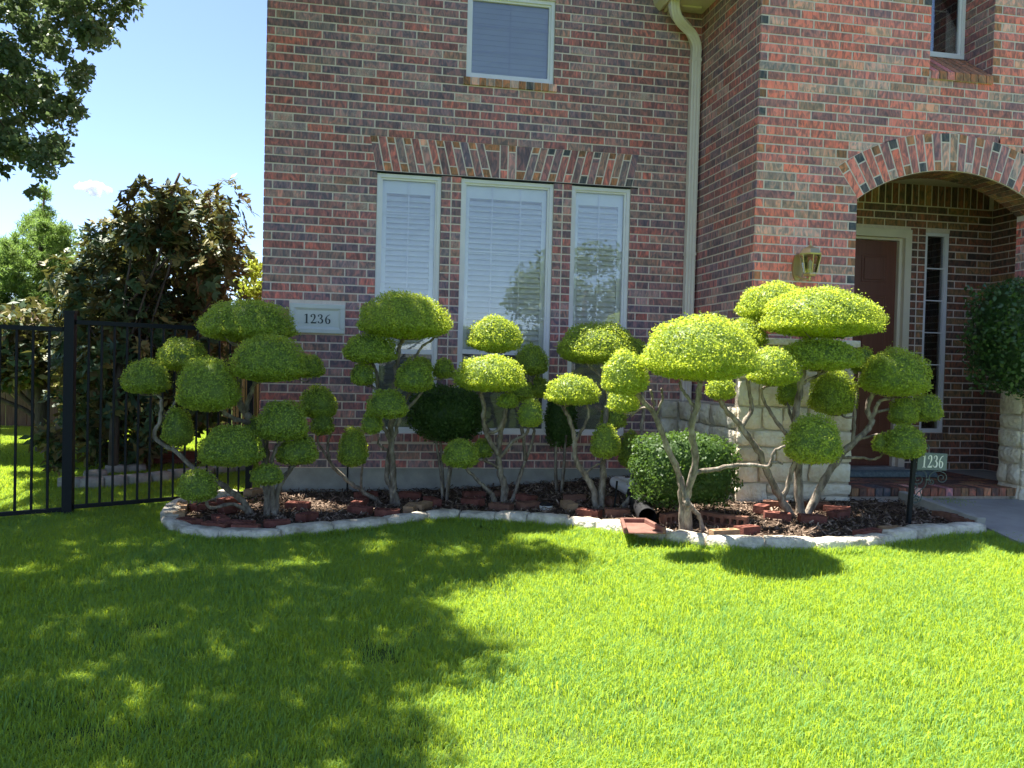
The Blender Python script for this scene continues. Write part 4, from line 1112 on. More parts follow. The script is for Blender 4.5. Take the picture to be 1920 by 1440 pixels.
for pts in (spiral((1721, 898), 12, 2, -2.2, -1.6), spiral((1765, 896), 11, 2, -1.6, 1.5), spiral((1717, 938), 8, 1.5, -.6, -1.4), spiral((1737, 839), 7, 1.5, 2.8, 1.3), spiral((1746, 903), 6, 1.5, 3.0, -1.2), spiral((1715, 912), 6, 1.5, 2.5, -1.2),
            [sgp(*p) for p in ((1716, 884), (1728, 881), (1736, 888), (1737, 900), (1734, 912), (1722, 922), (1716, 930))], [sgp(*p) for p in ((1741, 900), (1744, 890), (1752, 884), (1765, 884))],
            [sgp(*p) for p in ((1724, 920), (1728, 930), (1724, 940), (1714, 942))], [sgp(*p) for p in ((1716, 846), (1726, 846), (1732, 842))]):
    f = MB(); f.tube(smooth_path(pts, 2), .0042, 6); f.build('scroll', m_iron, sg, smooth=True)
f = MB(); c = sgp(1739, 899); f.obox(c, (1, 0, 0), (0, 1, 0), (0, 0, 1), (.017, .007, .007)); f.build('collar', m_iron, sg)

# ------------------------------------------------------------------ foliage generators
def leaf_quads(P, Nrm, size, jit=.6, asp=.5, fold=0., updir=None):
    n = len(P)
    Nn = Nrm+RNG.normal(0, jit, (n, 3)); Nn /= np.linalg.norm(Nn, axis=1)[:, None]+1e-9
    R_ = RNG.normal(0, 1, (n, 3))
    if updir is not None: R_ = R_*.6+updir
    T = np.cross(Nn, R_); T /= np.linalg.norm(T, axis=1)[:, None]+1e-9
    if updir is not None: T = R_-Nn*(np.sum(R_*Nn, 1)[:, None]); T /= np.linalg.norm(T, axis=1)[:, None]+1e-9
    B = np.cross(Nn, T)
    s = (size*RNG.uniform(.7, 1.3, n))[:, None]
    tip = P+T*s-Nn*s*fold; base = P-T*s*.0
    V = np.stack([base, P+T*s*.5-B*s*asp*.5, tip, P+T*s*.5+B*s*asp*.5], 1)
    return V.reshape(-1, 3)
def blob_points(n, rx, ry, up, lo, e=2.4, shell=.1):
    d = RNG.normal(0, 1, (n, 3)); d /= np.linalg.norm(d, axis=1)[:, None]
    k = (np.abs(d)**e).sum(1)**(-1/e)                           # superellipsoid direction length
    d = d*k[:, None]
    lump = 1+.045*np.sin(d[:, 0]*6+rx*91)*np.cos(d[:, 1]*5+up*57)+.035*np.sin(d[:, 2]*8+d[:, 0]*5+rx*177)+.02*np.sin(d[:, 0]*17+d[:, 1]*13+rx*300)+np.where(RNG.random(n) < .03, RNG.uniform(.02, .11, n), 0)
    r = lump*(1-np.abs(RNG.normal(0, shell, n)))*(1+RNG.uniform(-.012, .035, n))
    S_ = np.stack([np.full(n, rx), np.full(n, ry), np.where(d[:, 2] > 0, up, lo)], 1)
    nr = d/S_; nr /= np.linalg.norm(nr, axis=1)[:, None]
    return d*r[:, None]*S_, nr
def pad_mesh(name, c, rx, ry, up, lo, mat, parent, pl, size=.020, dens=1.0, e=2.12, asp=.62, label=None):
    area = 4*math.pi*((rx*ry)**1.6/3+(rx*(up+lo)/2)**1.6/3+(ry*(up+lo)/2)**1.6/3)**(1/1.6)
    n = int(area*12500*dens*(.019/size)**2)
    P, Nr = blob_points(n, rx, ry, up, lo, e)
    V = leaf_quads(P, Nr, size, .75, asp, .15)
    tone = np.clip(RNG.normal(.45, .22, n), 0, 1)
    # solid twiggy heart of the pad
    bm = bmesh.new(); bmesh.ops.create_icosphere(bm, subdivisions=3, radius=1)
    cv = []
    for v in bm.verts:
        d = np.array(v.co); k = (np.abs(d)**e).sum()**(-1/e); d = d*k
        q = d*np.array([rx, ry, up if d[2] > 0 else lo])*(.86+.05*noise.noise(Vector(d)*3)); v.co = Vector(q)
    me = bpy.data.meshes.new(name)
    nv0 = len(V); cvs = np.array([v.co for v in bm.verts]); cf = [[v.index for v in f.verts] for f in bm.faces]
    bm.free()
    AV = np.concatenate([V, cvs]).astype(np.float32)
    me.vertices.add(len(AV)); me.vertices.foreach_set('co', AV.ravel())
    li = np.concatenate([np.arange(n*4), (np.array(cf)+nv0).ravel()]).astype(np.int32)
    me.loops.add(len(li)); me.loops.foreach_set('vertex_index', li)
    ls = np.concatenate([np.arange(0, n*4, 4), n*4+np.arange(0, len(cf)*3, 3)]).astype(np.int32)
    lt = np.concatenate([np.full(n, 4), np.full(len(cf), 3)]).astype(np.int32)
    me.polygons.add(len(ls)); me.polygons.foreach_set('loop_start', ls); me.polygons.foreach_set('loop_total', lt)
    a = me.attributes.new('tone', 'FLOAT', 'FACE'); a.data.foreach_set('value', np.concatenate([tone, np.full(len(cf), .1)]).astype(np.float32))
    me.update(calc_edges=True); me.materials.append(mat)
    o = bpy.data.objects.new(name, me); o.location = np.array(c)-np.array(pl); link(o, parent)
    return o
def pad_px(l, r, t, b, Y):
    cx = (l+r)/2; a = atY(cx, t, Y); c0 = atY(cx, b, Y); rx = (r-l)/2*mpp(a); H = a[2]-c0[2]
    ry = rx*.92
    up = H*.72; lo = H*.28
    c = np.array([(a[0]+c0[0])/2, Y, c0[2]+lo]); return c, rx, ry, up, lo
def topiary(name, label, base, stems, pads, mat=m_box, bark=m_bark, size=.0165, cat='topiary shrub', Yb=None, group='cloud pruned topiary shrubs in the bed'):
    """base: pixel on the ground. stems: (pixel path, radius px at start, at end, Y at end, starts_at_base). pads: (l, r, t, b, Y)"""
    g = onG(*base, .02); root = empty(name, label, cat, tuple(g), group); gl = np.array(g)
    nodes = []
    for si, (path, r0, r1, Y1, frombase) in enumerate(stems):
        if frombase:
            Y0 = g[1]; start = None
        else:                                      # begins on an existing stem: take the nearest one in the picture
            best = min(nodes, key=lambda q: (q[1]-path[0][0])**2+(q[2]-path[0][1])**2); Y0 = best[0][1]
        P = []
        Ls = [0]
        for i in range(1, len(path)): Ls.append(Ls[-1]+math.hypot(path[i][0]-path[i-1][0], path[i][1]-path[i-1][1]))
        for i, (x, y) in enumerate(path):
            t = Ls[i]/Ls[-1]; P.append(atY(x, y, Y0+(Y1-Y0)*t))
        if frombase:
            P[0] = np.array([P[0][0], Y0, gz(P[0][0], Y0)-.02])
        else: P[0] = best[0]
        sub = 5; Q = smooth_path(P, sub, .0035); m_ = mpp(P[0]); n_ = len(Q)
        rad = [max(m_*(r0+(r1-r0)*(i/(n_-1))**.8), .004)*(1+.12*math.sin(i*2.1+si)) for i in range(n_)]
        if frombase: rad[0] *= 1.35
        mb = MB(); mb.tube([q-gl for q in Q], rad, 8)
        mb.build('trunk' if (frombase and si == 0) else 'branch', bark, root, smooth=True)
        for q in Q[2:]:
            x, y, _ = proj(q); nodes.append((q, x, y, m_*r1))
    for (l, r, t, b, Y) in pads:
        c, rx, ry, up, lo = pad_px(l, r, t, b, Y)
        pad_mesh('foliage_pad', c, rx, ry, up, lo, mat, root, gl, size)
        # twigs that carry the pad
        bot = c-np.array([0, 0, lo*.9])
        best = min(nodes, key=lambda q: np.linalg.norm(q[0]-bot)+.5*max(0, q[0][2]-bot[2]))
        mb = MB(); s0_ = best[0]; dist_ = np.linalg.norm(bot-s0_)
        nt_ = 5+int(rx*16)
        if dist_ > .12:
            hub = s0_+(bot-s0_)*.6; rr = .006+rx*.012
            mb.tube([q-gl for q in smooth_path([s0_, (s0_+hub)/2+RNG.normal(0, .015, 3), hub], 4)], [rr*1.2, rr*1.2, rr*1.2, rr*1.1, rr*1.1, rr, rr, rr, rr*.9][:9], 6); s0_ = hub
        for k in range(nt_):
            an = 2*math.pi*k/nt_+random.uniform(-.3, .3); q_ = random.uniform(.25, .75)
            e_ = c+np.array([rx*q_*math.cos(an), ry*q_*math.sin(an), -lo*.55+random.uniform(-.01, .03)])
            mid = s0_*.45+e_*.55+np.array([0, 0, -.02])+RNG.normal(0, .012, 3)
            mb.tube([s0_-gl, mid-gl, e_-gl], [.0065, .0048, .003], 5, cap=False)
        mb.build('twigs', bark, root, smooth=True)
    return root

topiary('cloud_topiary', 'largest shaded cloud topiary with many dark green pads at the left end of the bed', (500, 968), [
    ([(500, 970), (503, 935), (498, 880), (496, 830), (475, 795), (452, 760), (447, 722), (456, 690), (458, 650)], 9, 5, -.85, True),
    ([(520, 970), (519, 930), (530, 900), (545, 880), (560, 862)], 6, 4, -1.1, True),
    ([(478, 964), (450, 935), (414, 908), (385, 890), (362, 878), (331, 849), (291, 820), (300, 790), (303, 748)], 7, 3, -1.05, True),
    ([(513, 965), (512, 905), (510, 868), (516, 842), (532, 822)], 5, 3, -1.25, True),
    ([(475, 795), (440, 785), (414, 768), (400, 765)], 5, 3, -1.25, False),
    ([(460, 775), (470, 740), (478, 720), (500, 712)], 5, 3, -1.15, False),
    ([(482, 966), (440, 945), (395, 952), (385, 935)], 4, 2.5, -1.35, True),
    ([(303, 800), (325, 760), (345, 720), (345, 695)], 3, 2, -.85, False),
    ([(496, 850), (470, 865), (440, 870)], 4, 3, -1.3, False)],
    [(375, 553, 563, 640, -.8), (437, 573, 628, 715, -1.2), (298, 390, 633, 695, -.8), (232, 316, 673, 738, -1.05), (333, 447, 668, 770, -1.25), (305, 362, 762, 835, -1.0),
     (375, 492, 797, 873, -1.3), (482, 578, 750, 826, -1.2), (517, 596, 812, 870, -1.1), (334, 406, 879, 938, -1.4), (470, 530, 869, 908, -1.3), (548, 608, 664, 707, -.9), (457, 495, 780, 816, -.9)])
topiary('cloud_topiary', 'low thin stemmed topiary leaning left from the second brick ring', (722, 944), [
    ([(728, 946), (690, 928), (660, 908), (640, 890), (620, 868), (614, 838), (622, 805)], 4.5, 2.5, -.75, True),
    ([(622, 872), (598, 832), (592, 800)], 2.6, 2, -.75, False),
    ([(680, 920), (678, 895), (680, 868)], 2.6, 2, -.75, False)],
    [(562, 631, 722, 784, -.75), (583, 627, 768, 815, -.8), (634, 690, 799, 874, -.85)])
topiary('cloud_topiary', 'tall slim topiary with a wide sunlit cap in front of the left window', (740, 950), [
    ([(736, 953), (738, 900), (735, 852), (734, 800), (738, 740), (744, 690), (750, 645)], 7, 4, -1.0, True),
    ([(751, 953), (738, 920), (726, 900), (728, 860), (733, 835)], 5.5, 4, -.75, True),
    ([(734, 832), (747, 795), (757, 762), (766, 738)], 4, 3, -1.0, False),
    ([(733, 830), (724, 808), (712, 783), (708, 765)], 4.5, 3, -1.0, False),
    ([(712, 770), (707, 735), (706, 700), (697, 680)], 4, 3, -.95, False),
    ([(734, 846), (722, 842), (709, 832), (711, 820)], 2.4, 1.6, -.85, False),
    ([(708, 735), (690, 716), (683, 700)], 3, 2, -.9, False),
    ([(749, 700), (780, 668), (796, 646), (822, 632)], 3, 2, -.95, False),
    ([(750, 780), (790, 735), (800, 700)], 3, 2, -.8, False)],
    [(672, 845, 548, 634, -1.15), (644, 743, 624, 680, -1.15), (658, 703, 678, 722, -1.1), (741, 813, 676, 734, -1.2), (757, 812, 668, 702, -.75), (812, 852, 671, 709, -.75), (687, 765, 729, 784, -1.25), (679, 717, 765, 813, -1.2)])
topiary('cloud_topiary', 'many branched topiary with a broad bright cap in front of the middle window', (942, 944), [
    ([(946, 947), (945, 910), (937, 883), (935, 853), (938, 815), (945, 785), (948, 765)], 8, 4, -.8, True),
    ([(930, 946), (925, 930), (915, 920), (895, 900), (872, 876)], 6, 2.5, -.85, True),
    ([(935, 855), (917, 823), (907, 793), (907, 755), (900, 735)], 5.5, 3.5, -.95, False),
    ([(908, 800), (920, 812), (943, 792), (950, 740), (952, 720)], 4, 3, -.95, False),
    ([(937, 858), (962, 828), (987, 813), (990, 795)], 4.2, 2.5, -.9, False),
    ([(934, 878), (907, 863), (880, 868)], 3, 2.4, -.9, False),
    ([(957, 930), (980, 875), (998, 830), (1000, 800), (1000, 740)], 4, 2.5, -.5, True),
    ([(985, 860), (975, 780), (940, 700), (930, 665)], 3.4, 3, -.8, False)],
    [(853, 985, 666, 733, -1.3), (878, 978, 592, 660, -.98), (965, 1028, 645, 703, -.6), (987, 1033, 707, 745, -.5), (932, 972, 736, 764, -1.2), (972, 1018, 747, 800, -1.25), (829, 897, 823, 876, -1.25), (885, 924, 822, 858, -.75), (946, 1000, 712, 752, -.8)])
topiary('cloud_topiary', 'two headed topiary with a dark flat cap in front of the right window', (1126, 956), [
    ([(1123, 958), (1112, 918), (1097, 890), (1078, 860), (1078, 827), (1068, 787), (1055, 762)], 7.5, 3.5, -1.15, True),
    ([(1128, 956), (1130, 900), (1133, 850), (1136, 780), (1137, 720), (1124, 675)], 8, 3.5, -.85, True),
    ([(1080, 830), (1092, 805), (1103, 777), (1100, 757)], 4, 2.4, -1.15, False),
    ([(1094, 888), (1110, 876), (1127, 867), (1134, 850)], 2.6, 2, -1.2, False),
    ([(1137, 730), (1120, 700), (1098, 680)], 3.2, 2, -.85, False)],
    [(1023, 1124, 702, 759, -1.2), (1045, 1195, 605, 682, -.8), (1107, 1163, 793, 858, -1.3), (1127, 1175, 757, 803, -.9)])
topiary('cloud_topiary', 'shaded leaning topiary behind the white drain elbow', (1158, 958), [
    ([(1155, 958), (1180, 935), (1192, 920), (1194, 870), (1203, 810), (1205, 740), (1190, 680)], 5.5, 3, -.75, True)],
    [(1138, 1216, 632, 676, -.7), (1160, 1202, 806, 876, -.8)])
topiary('cloud_topiary', 'spreading topiary with the biggest dome, on two slanting trunks behind the splash block', (1292, 1003), [
    ([(1294, 1003), (1289, 960), (1289, 925), (1304, 857), (1296, 805), (1307, 760), (1312, 715)], 9, 5, -2.55, True),
    ([(1280, 998), (1278, 945), (1274, 895), (1251, 839), (1229, 782), (1195, 741), (1172, 722)], 7.5, 4, -2.35, True),
    ([(1316, 1006), (1314, 975), (1300, 955), (1293, 945)], 4.5, 4, -2.2, True),
    ([(1274, 895), (1285, 925), (1290, 950)], 6, 6, -2.3, False),
    ([(1229, 782), (1224, 752), (1220, 730)], 3.4, 2.4, -2.3, False),
    ([(1229, 780), (1242, 748), (1240, 728)], 3, 2, -2.35, False),
    ([(1300, 765), (1285, 738), (1274, 716)], 4, 2.6, -2.45, False),
    ([(1302, 892), (1340, 880), (1382, 873), (1438, 874), (1446, 866), (1452, 846), (1472, 836)], 5, 2.5, -2.5, False),
    ([(1438, 874), (1452, 866), (1468, 870)], 3, 2, -2.5, False)],
    [(1203, 1422, 593, 712, -2.6), (1129, 1215, 655, 740, -2.4), (1140, 1200, 720, 775, -2.1)])
topiary('cloud_topiary', 'widest many trunked topiary with tiered bright pads in front of the stone wall', (1500, 970), [
    ([(1502, 968), (1497, 895), (1493, 840), (1491, 782), (1499, 730), (1508, 680), (1515, 632)], 9, 5, -2.0, True),
    ([(1494, 968), (1461, 932), (1435, 876), (1420, 842), (1390, 801), (1364, 771), (1345, 745)], 8, 4, -2.0, True),
    ([(1510, 964), (1540, 910), (1574, 857), (1615, 816), (1634, 794), (1627, 764), (1640, 730), (1650, 715)], 8, 4, -2.0, True),
    ([(1470, 940), (1478, 905), (1491, 865), (1492, 850)], 5, 4, -1.95, False),
    ([(1392, 803), (1409, 767), (1405, 730), (1398, 660), (1396, 645)], 5, 3, -1.85, False),
    ([(1491, 830), (1472, 812), (1446, 775), (1428, 738), (1440, 715)], 4.5, 2.5, -2.0, False),
    ([(1493, 800), (1478, 765), (1480, 735)], 3.4, 2, -1.8, False),
    ([(1630, 795), (1644, 760), (1650, 752), (1678, 741), (1694, 720)], 4, 2.6, -2.1, False),
    ([(1600, 826), (1602, 782), (1606, 735), (1612, 700)], 4, 2, -1.9, False),
    ([(1610, 822), (1640, 816), (1668, 810)], 3, 2.2, -2.1, False),
    ([(1584, 856), (1612, 858), (1641, 861), (1660, 846), (1668, 836)], 3, 2, -2.1, False),
    ([(1500, 725), (1530, 705), (1560, 690)], 3.4, 2.4, -2.05, False),
    ([(1495, 850), (1510, 840), (1520, 830)], 4, 3, -2.2, False),
    ([(1640, 770), (1675, 765), (1700, 755)], 3, 2, -1.9, False)],
    [(1430, 1650, 541, 632, -2.15), (1384, 1520, 530, 604, -1.75), (1352, 1438, 597, 651, -1.8), (1463, 1613, 634, 693, -2.2), (1402, 1500, 651, 722, -2.25), (1616, 1741, 653, 742, -2.15),
     (1704, 1766, 737, 789, -1.9), (1667, 1720, 741, 797, -2.0), (1472, 1578, 776, 869, -2.35), (1659, 1733, 795, 859, -2.2), (1518, 1606, 689, 778, -1.8), (1457, 1502, 704, 759, -1.8), (1325, 1378, 703, 749, -2.0), (1595, 1640, 650, 700, -1.75), (1636, 1668, 812, 846, -2.1)])

def bush(name, label, l, r, t, b, Y, mat, e, size, group=None, cat='bush', stemlabel=True, dens=1.0):
    c, rx, ry, up, lo = pad_px(l, r, t, b, Y); H = up+lo
    g = np.array([c[0], Y, gz(c[0], Y)]); root = empty(name, label, cat, tuple(g), group)
    c = c.copy(); c[2] = c[2]-lo+H/2
    pad_mesh('crown', c, rx, min(ry, .30 if name == 'box_bush' else .45), H/2, H/2, mat, root, g, size, dens=dens, e=e)
    mb = MB()
    for k in range(4):
        a = k*1.6+.4; mb.tube(smooth_path([(.02*math.cos(a), .02*math.sin(a), -.03), (.05*math.cos(a), .05*math.sin(a), (c[2]-H/2-g[2])*.5), (rx*.4*math.cos(a), .12*math.sin(a), c[2]-g[2]-H*.25)], 3), .012, 6)
    mb.build('trunk', m_bark, root, smooth=True)
    return root
bush('round_bush', 'dark rounded bush against the wall between the left and middle windows', 768, 908, 724, 828, -.5, m_box2, 2.6, .024)
bush('box_bush', 'sheared boxy bush in front of the left end of the stone wall', 1187, 1375, 815, 942, -1.72, m_box2, 4.5, .026)
bush('narrow_bush', 'narrow upright bush between the middle and right windows', 1023, 1080, 740, 838, -.5, m_box2, 3, .022)
bush('holly_bush', 'tall dark glossy holly crown at the right edge beside the porch pillar', 1842, 2090, 524, 738, -1.95, m_holly, 4.5, .040, dens=1.1)
mb = MB(); 

# ------------------------------------------------------------------ metal fence and gate
def fence_panel(root, a, b, z0, z1, n, rail=.018, pick=.008, zb=None):
    a, b = Vector(a), Vector(b); t = (b-a); L_ = t.length; t.normalize(); nn = Vector((-t.y, t.x, 0)); ol = Vector(root.location)
    for (zz0, zz1) in ((z1-.035, z1), (z0, z0+.03)):
        f = MB(); f.obox((a+b)/2+Vector((0, 0, (zz0+zz1)/2))-ol, t, nn, (0, 0, 1), (L_/2, rail, (zz1-zz0)/2)); f.build('rail', m_black, root)
    me = None
    for i in range(1, n):
        p = a+t*L_*i/n-ol
        if me is None:
            f = MB(); f.box((-pick, -pick, z0+.03), (pick, pick, z1-.035)); o = f.build('picket', m_black, root); me = o.data
        else: o = bpy.data.objects.new('picket', me); link(o, root)
        o.location = (p.x, p.y, 0)
def fpost(root, p, z0, z1, h=.032):
    ol = Vector(root.location); f = MB(); f.box((p[0]-h-ol.x, p[1]-h-ol.y, z0-ol.z), (p[0]+h-ol.x, p[1]+h-ol.y, z1-ol.z)); f.box((p[0]-h-.006-ol.x, p[1]-h-.006-ol.y, z1-ol.z), (p[0]+h+.006-ol.x, p[1]+h+.006-ol.y, z1+.018-ol.z)); f.build('post', m_black, root)
PP = onG(127, 967); PQ = onG(466, 931); 
fy = PP[1]
zt = atY(128, 592, fy)[2]
ga = empty('metal_gate', 'black metal gate panel right of the thick fence post', 'gate', (0, 0, 0))
GQ = np.array([PQ[0], PQ[1]])
zb_ = atY(230, 953, fy+.2)[2]
fence_panel(ga, (PP[0]+.04, PP[1], 0), (PQ[0], PQ[1], 0), PP[2]+.055, zt-.03, 15)
fe = empty('metal_fence', 'black metal picket fence running off to the left from the thick post', 'fence', (0, 0, 0))
dr_ = (GQ-PP[:2]); dr_ /= np.linalg.norm(dr_)
LL = np.array([-1.745, -1.03]); ld = (LL-PP[:2]); ld /= np.linalg.norm(ld); far_ = PP[:2]+ld*3.2
fpost(fe, PP, PP[2]-.1, zt+.02, .036); fpost(ga, (PQ[0], PQ[1], 0), PQ[2]-.1, zt-.03, .028)
fence_panel(fe, (far_[0], far_[1], 0), (PP[0]-.036, PP[1], 0), PP[2]+.035, zt-.09, 29)
fpost(fe, (far_[0], far_[1], 0), gz(*far_)-.1, zt-.05, .03)
# farther fence behind the magnolia and wooden fence at the back
fb_ = empty('back_fence', 'dense black metal fence in shade behind the shaded topiary', 'fence', (0, 0, 0))
fence_panel(fb_, (-.95, 3.4, 0), (-.02, 3.4, 0), -.02, 1.35, 16, pick=.006)
wf = empty('wooden_fence', 'brown wooden board fence in shade at the far left behind the lawn', 'fence', (0, 0, 0))
me = None; x = -9.0
while x < .1:
    if me is None:
        f = MB(); f.box((-.067, -.01, -.15), (.067, .01, 1.72)); o = f.build('board', m_wood, wf, bevel=.003); me = o.data
    else: o = bpy.data.objects.new('board', me); link(o, wf)
    o.location = (x, 5.2, random.uniform(-.01, .01)); x += .14
for z in (.3, 1.4):
    f = MB(); f.box((-9, 5.215, z), (.1, 5.26, z+.09)); f.build('rail', m_wood, wf)
# retaining blocks round the magnolia
rb = empty('block_edging', 'curved edging of grey retaining blocks around the magnolia behind the fence', 'garden edging', (0, 0, 0))
bp = [(128, 921), (168, 921), (211, 918), (254, 914), (296, 909), (335, 903), (375, 899), (415, 894), (450, 890)]
BP = [onG(x, y) for x, y in bp]
for i, p in enumerate(BP):
    t = BP[min(i+1, len(BP)-1)]-BP[max(i-1, 0)]; me = stone_geo(.205, .14, .16, i+50); me.materials.append(m_block)
    o = bpy.data.objects.new('retaining_block', me); o.location = (p[0], p[1]+.08, gz(p[0], p[1])+.045); o.rotation_euler = (0, 0, math.atan2(t[1], t[0])); link(o, rb)
for i, (x, y) in enumerate(((160, 903), (200, 893), (240, 890))):
    p = onG(x, y, .05); me = stone_geo(.2, .12, .14, i+70); me.materials.append(m_block); o = bpy.data.objects.new('retaining_block', me); o.location = (p[0], p[1]+.3, gz(p[0], p[1])+.06); o.rotation_euler = (0, 0, .25); link(o, rb)
# red brick paving patch beyond
pv = empty('brick_path', 'sunlit patch of red brick paving behind the fence pickets', 'path', tuple(onG(320, 876)))
pl_ = np.array(pv.location); me = None
f = MB(); f.box((-.1, -.045, -.03), (.1, .045, .03))
for j in range(6):
    for i in range(6):
        if me is None: me = bpy.data.meshes.new('paving_brick'); me.from_pydata(f.v, [], f.f); me.materials.append(m_redbrick)
        o = bpy.data.objects.new('paving_brick', me); o.location = (-.35+i*.205+(.1 if j % 2 else 0), .05+j*.095, .055+.005*j); link(o, pv)

# ------------------------------------------------------------------ trees beyond the fence
def crown(name, centers, radii, n, size, mat, parent, ol, jit=.9, asp=.5, updir=None, fold=.15, shell=.35, tone=(.45, .25)):
    """leaves through the volume of many clumps"""
    C_ = np.array(centers); R_ = np.array(radii); w_ = R_**2; w_ = w_/w_.sum()
    idx = RNG.choice(len(C_), n, p=w_)
    d = RNG.normal(0, 1, (n, 3)); d /= np.linalg.norm(d, axis=1)[:, None]
    r = 1-np.abs(RNG.normal(0, shell, n)); r = np.clip(r, .05, 1.1)
    P = C_[idx]+d*(R_[idx]*r)[:, None]*np.array([1, 1, .8])
    V = leaf_quads(P, d*.6+np.array([0, 0, .6]), size, jit, asp, fold, updir)
    t = np.clip(RNG.normal(tone[0], tone[1], n)+RNG.normal(0, .12, len(C_))[idx], 0, 1)
    return quads_np(name, V-np.array(ol), n, mat, parent, cols=t)
def inside_outline(poly, n, Yr, rr, shift=0):
    xs_ = [p[0] for p in poly]; ys_ = [p[1] for p in poly]; out = []; rad = []
    while len(out) < n:
        x, y = random.uniform(min(xs_), max(xs_)), random.uniform(min(ys_), max(ys_))
        if inpoly(x, y, poly):
            out.append(atY(x, y, random.uniform(*Yr))); rad.append(random.uniform(*rr))
    return out, rad
# magnolia
mg = onG(212, 893); mag = empty('magnolia_tree', 'bushy magnolia with dark glossy leaves and rusty undersides behind the black fence', 'tree', tuple(mg))
poly = [(300, 335), (322, 322), (342, 345), (345, 400), (372, 385), (410, 370), (436, 385), (448, 420), (452, 500), (440, 580), (430, 700), (400, 790), (330, 825), (250, 830), (200, 830), (120, 815), (112, 760), (104, 620), (110, 520), (150, 470), (190, 432), (240, 418), (262, 425), (250, 370), (262, 352), (285, 385)]
cs, rs = inside_outline(poly, 190, (.9, 2.4), (.13, .24))
rosettes = []
# leaves grow in whorls at shoot tips
n_t = 4200
Cn = np.array(cs); Rn = np.array(rs); idx = RNG.choice(len(Cn), n_t)
d = RNG.normal(0, 1, (n_t, 3)); d /= np.linalg.norm(d, axis=1)[:, None]
T0 = Cn[idx]+d*Rn[idx][:, None]*RNG.uniform(.7, 1.1, n_t)[:, None]
per = 9
Pq = np.repeat(T0, per, 0)+RNG.normal(0, .012, (n_t*per, 3)); axis = np.repeat(d*.7+np.array([0, 0, .7]), per, 0)
rad_ = RNG.normal(0, 1, (n_t*per, 3)); up_ = rad_-axis*(np.sum(rad_*axis, 1)/np.sum(axis*axis, 1))[:, None]; up_ /= np.linalg.norm(up_, axis=1)[:, None]
dirn = up_+axis*RNG.uniform(.1, .9, (n_t*per, 1)); dirn /= np.linalg.norm(dirn, axis=1)[:, None]
nrm_ = np.cross(dirn, np.cross(axis, dirn)+1e-6); nrm_ /= np.linalg.norm(nrm_, axis=1)[:, None]
sgn = np.sign(np.sum(nrm_*axis, 1))[:, None]; nrm_ *= sgn
Bq = np.cross(dirn, nrm_); s_ = RNG.uniform(.065, .12, (n_t*per, 1)); wq = s_*.21
Vq = np.stack([Pq, Pq+dirn*s_*.5+Bq*wq-nrm_*s_*.02, Pq+dirn*s_-nrm_*s_*.18, Pq+dirn*s_*.5-Bq*wq-nrm_*s_*.02], 1).reshape(-1, 3)
tn = np.repeat(np.clip(RNG.normal(.35, .2, n_t), 0, 1), per)
young = np.repeat(RNG.random(n_t) < .08, per); tn[young] = 1.0
tag(quads_np('crown', Vq-np.array(mg), n_t*per, m_mag, mag, cols=tn))
mb = MB(); mb.tube(smooth_path([(0, 0, -.1), (.0, .05, .6), (.05, .2, 1.4), (.3, .5, 2.6), (.45, .6, 3.1)], 4), [.055, .05, .05, .048, .045, .042, .04, .037, .034, .03, .028, .025, .022, .02, .017, .014, .012], 8)
mb.build('trunk', m_barkd, mag, smooth=True)
mb = MB()
for i in range(26):
    c = cs[i*5]-np.array(mg); h = random.uniform(.3, 1.6); mb.tube(smooth_path([(.02, .1, h), ((c[0])*.5, c[1]*.5+.05, (h+c[2])*.5), tuple(c)], 3), .012, 5)
mb.build('limbs', m_barkd, mag, smooth=True)
# second magnolia stem mass at the left
mg2 = onG(78, 852); mag2 = empty('magnolia_tree', 'dark leafy tree with low spreading bare limbs at the far left behind the fence', 'tree', tuple(mg2))
cs2, rs2 = inside_outline([(-40, 600), (60, 590), (110, 600), (118, 700), (60, 700), (-40, 710)], 45, (1.6, 3.0), (.16, .3))
crown('crown', cs2, rs2, 6500, .12, m_mag, mag2, mg2, asp=.42)
mb = MB(); M2 = np.array(mg2)
def rel(x, y, Y): return atY(x, y, Y)-M2
mb.tube(smooth_path([(0, 0, -.1), rel(78, 760, M2[1]), rel(72, 690, M2[1]), rel(60, 620, M2[1])], 4), .07, 8); mb.build('trunk', m_barkd, mag2, smooth=True)
mb = MB()
for pth in ([(76, 792), (50, 770), (20, 757), (-20, 740)], [(74, 770), (45, 745), (20, 715), (5, 690)], [(78, 750), (60, 735), (50, 710), (52, 680)]):
    mb.tube(smooth_path([rel(x, y, M2[1]) for x, y in pth], 4), .028, 6)
mb.build('limbs', m_barkd, mag2, smooth=True)
# sunlit low shoots with yellow-brown leaves beside the post
cs3, rs3 = inside_outline([(82, 818), (135, 812), (140, 860), (105, 868), (80, 840)], 7, (.1, .5), (.06, .1))
crown('low_shoots', cs3, rs3, 420, .11, m_mag, mag, mg, asp=.42)
cs3, rs3 = inside_outline([(150, 830), (320, 835), (310, 850), (230, 880), (170, 868)], 16, (.9, 1.6), (.08, .14))
crown('low_shoots', cs3, rs3, 700, .12, m_mag, mag, mg, asp=.42)
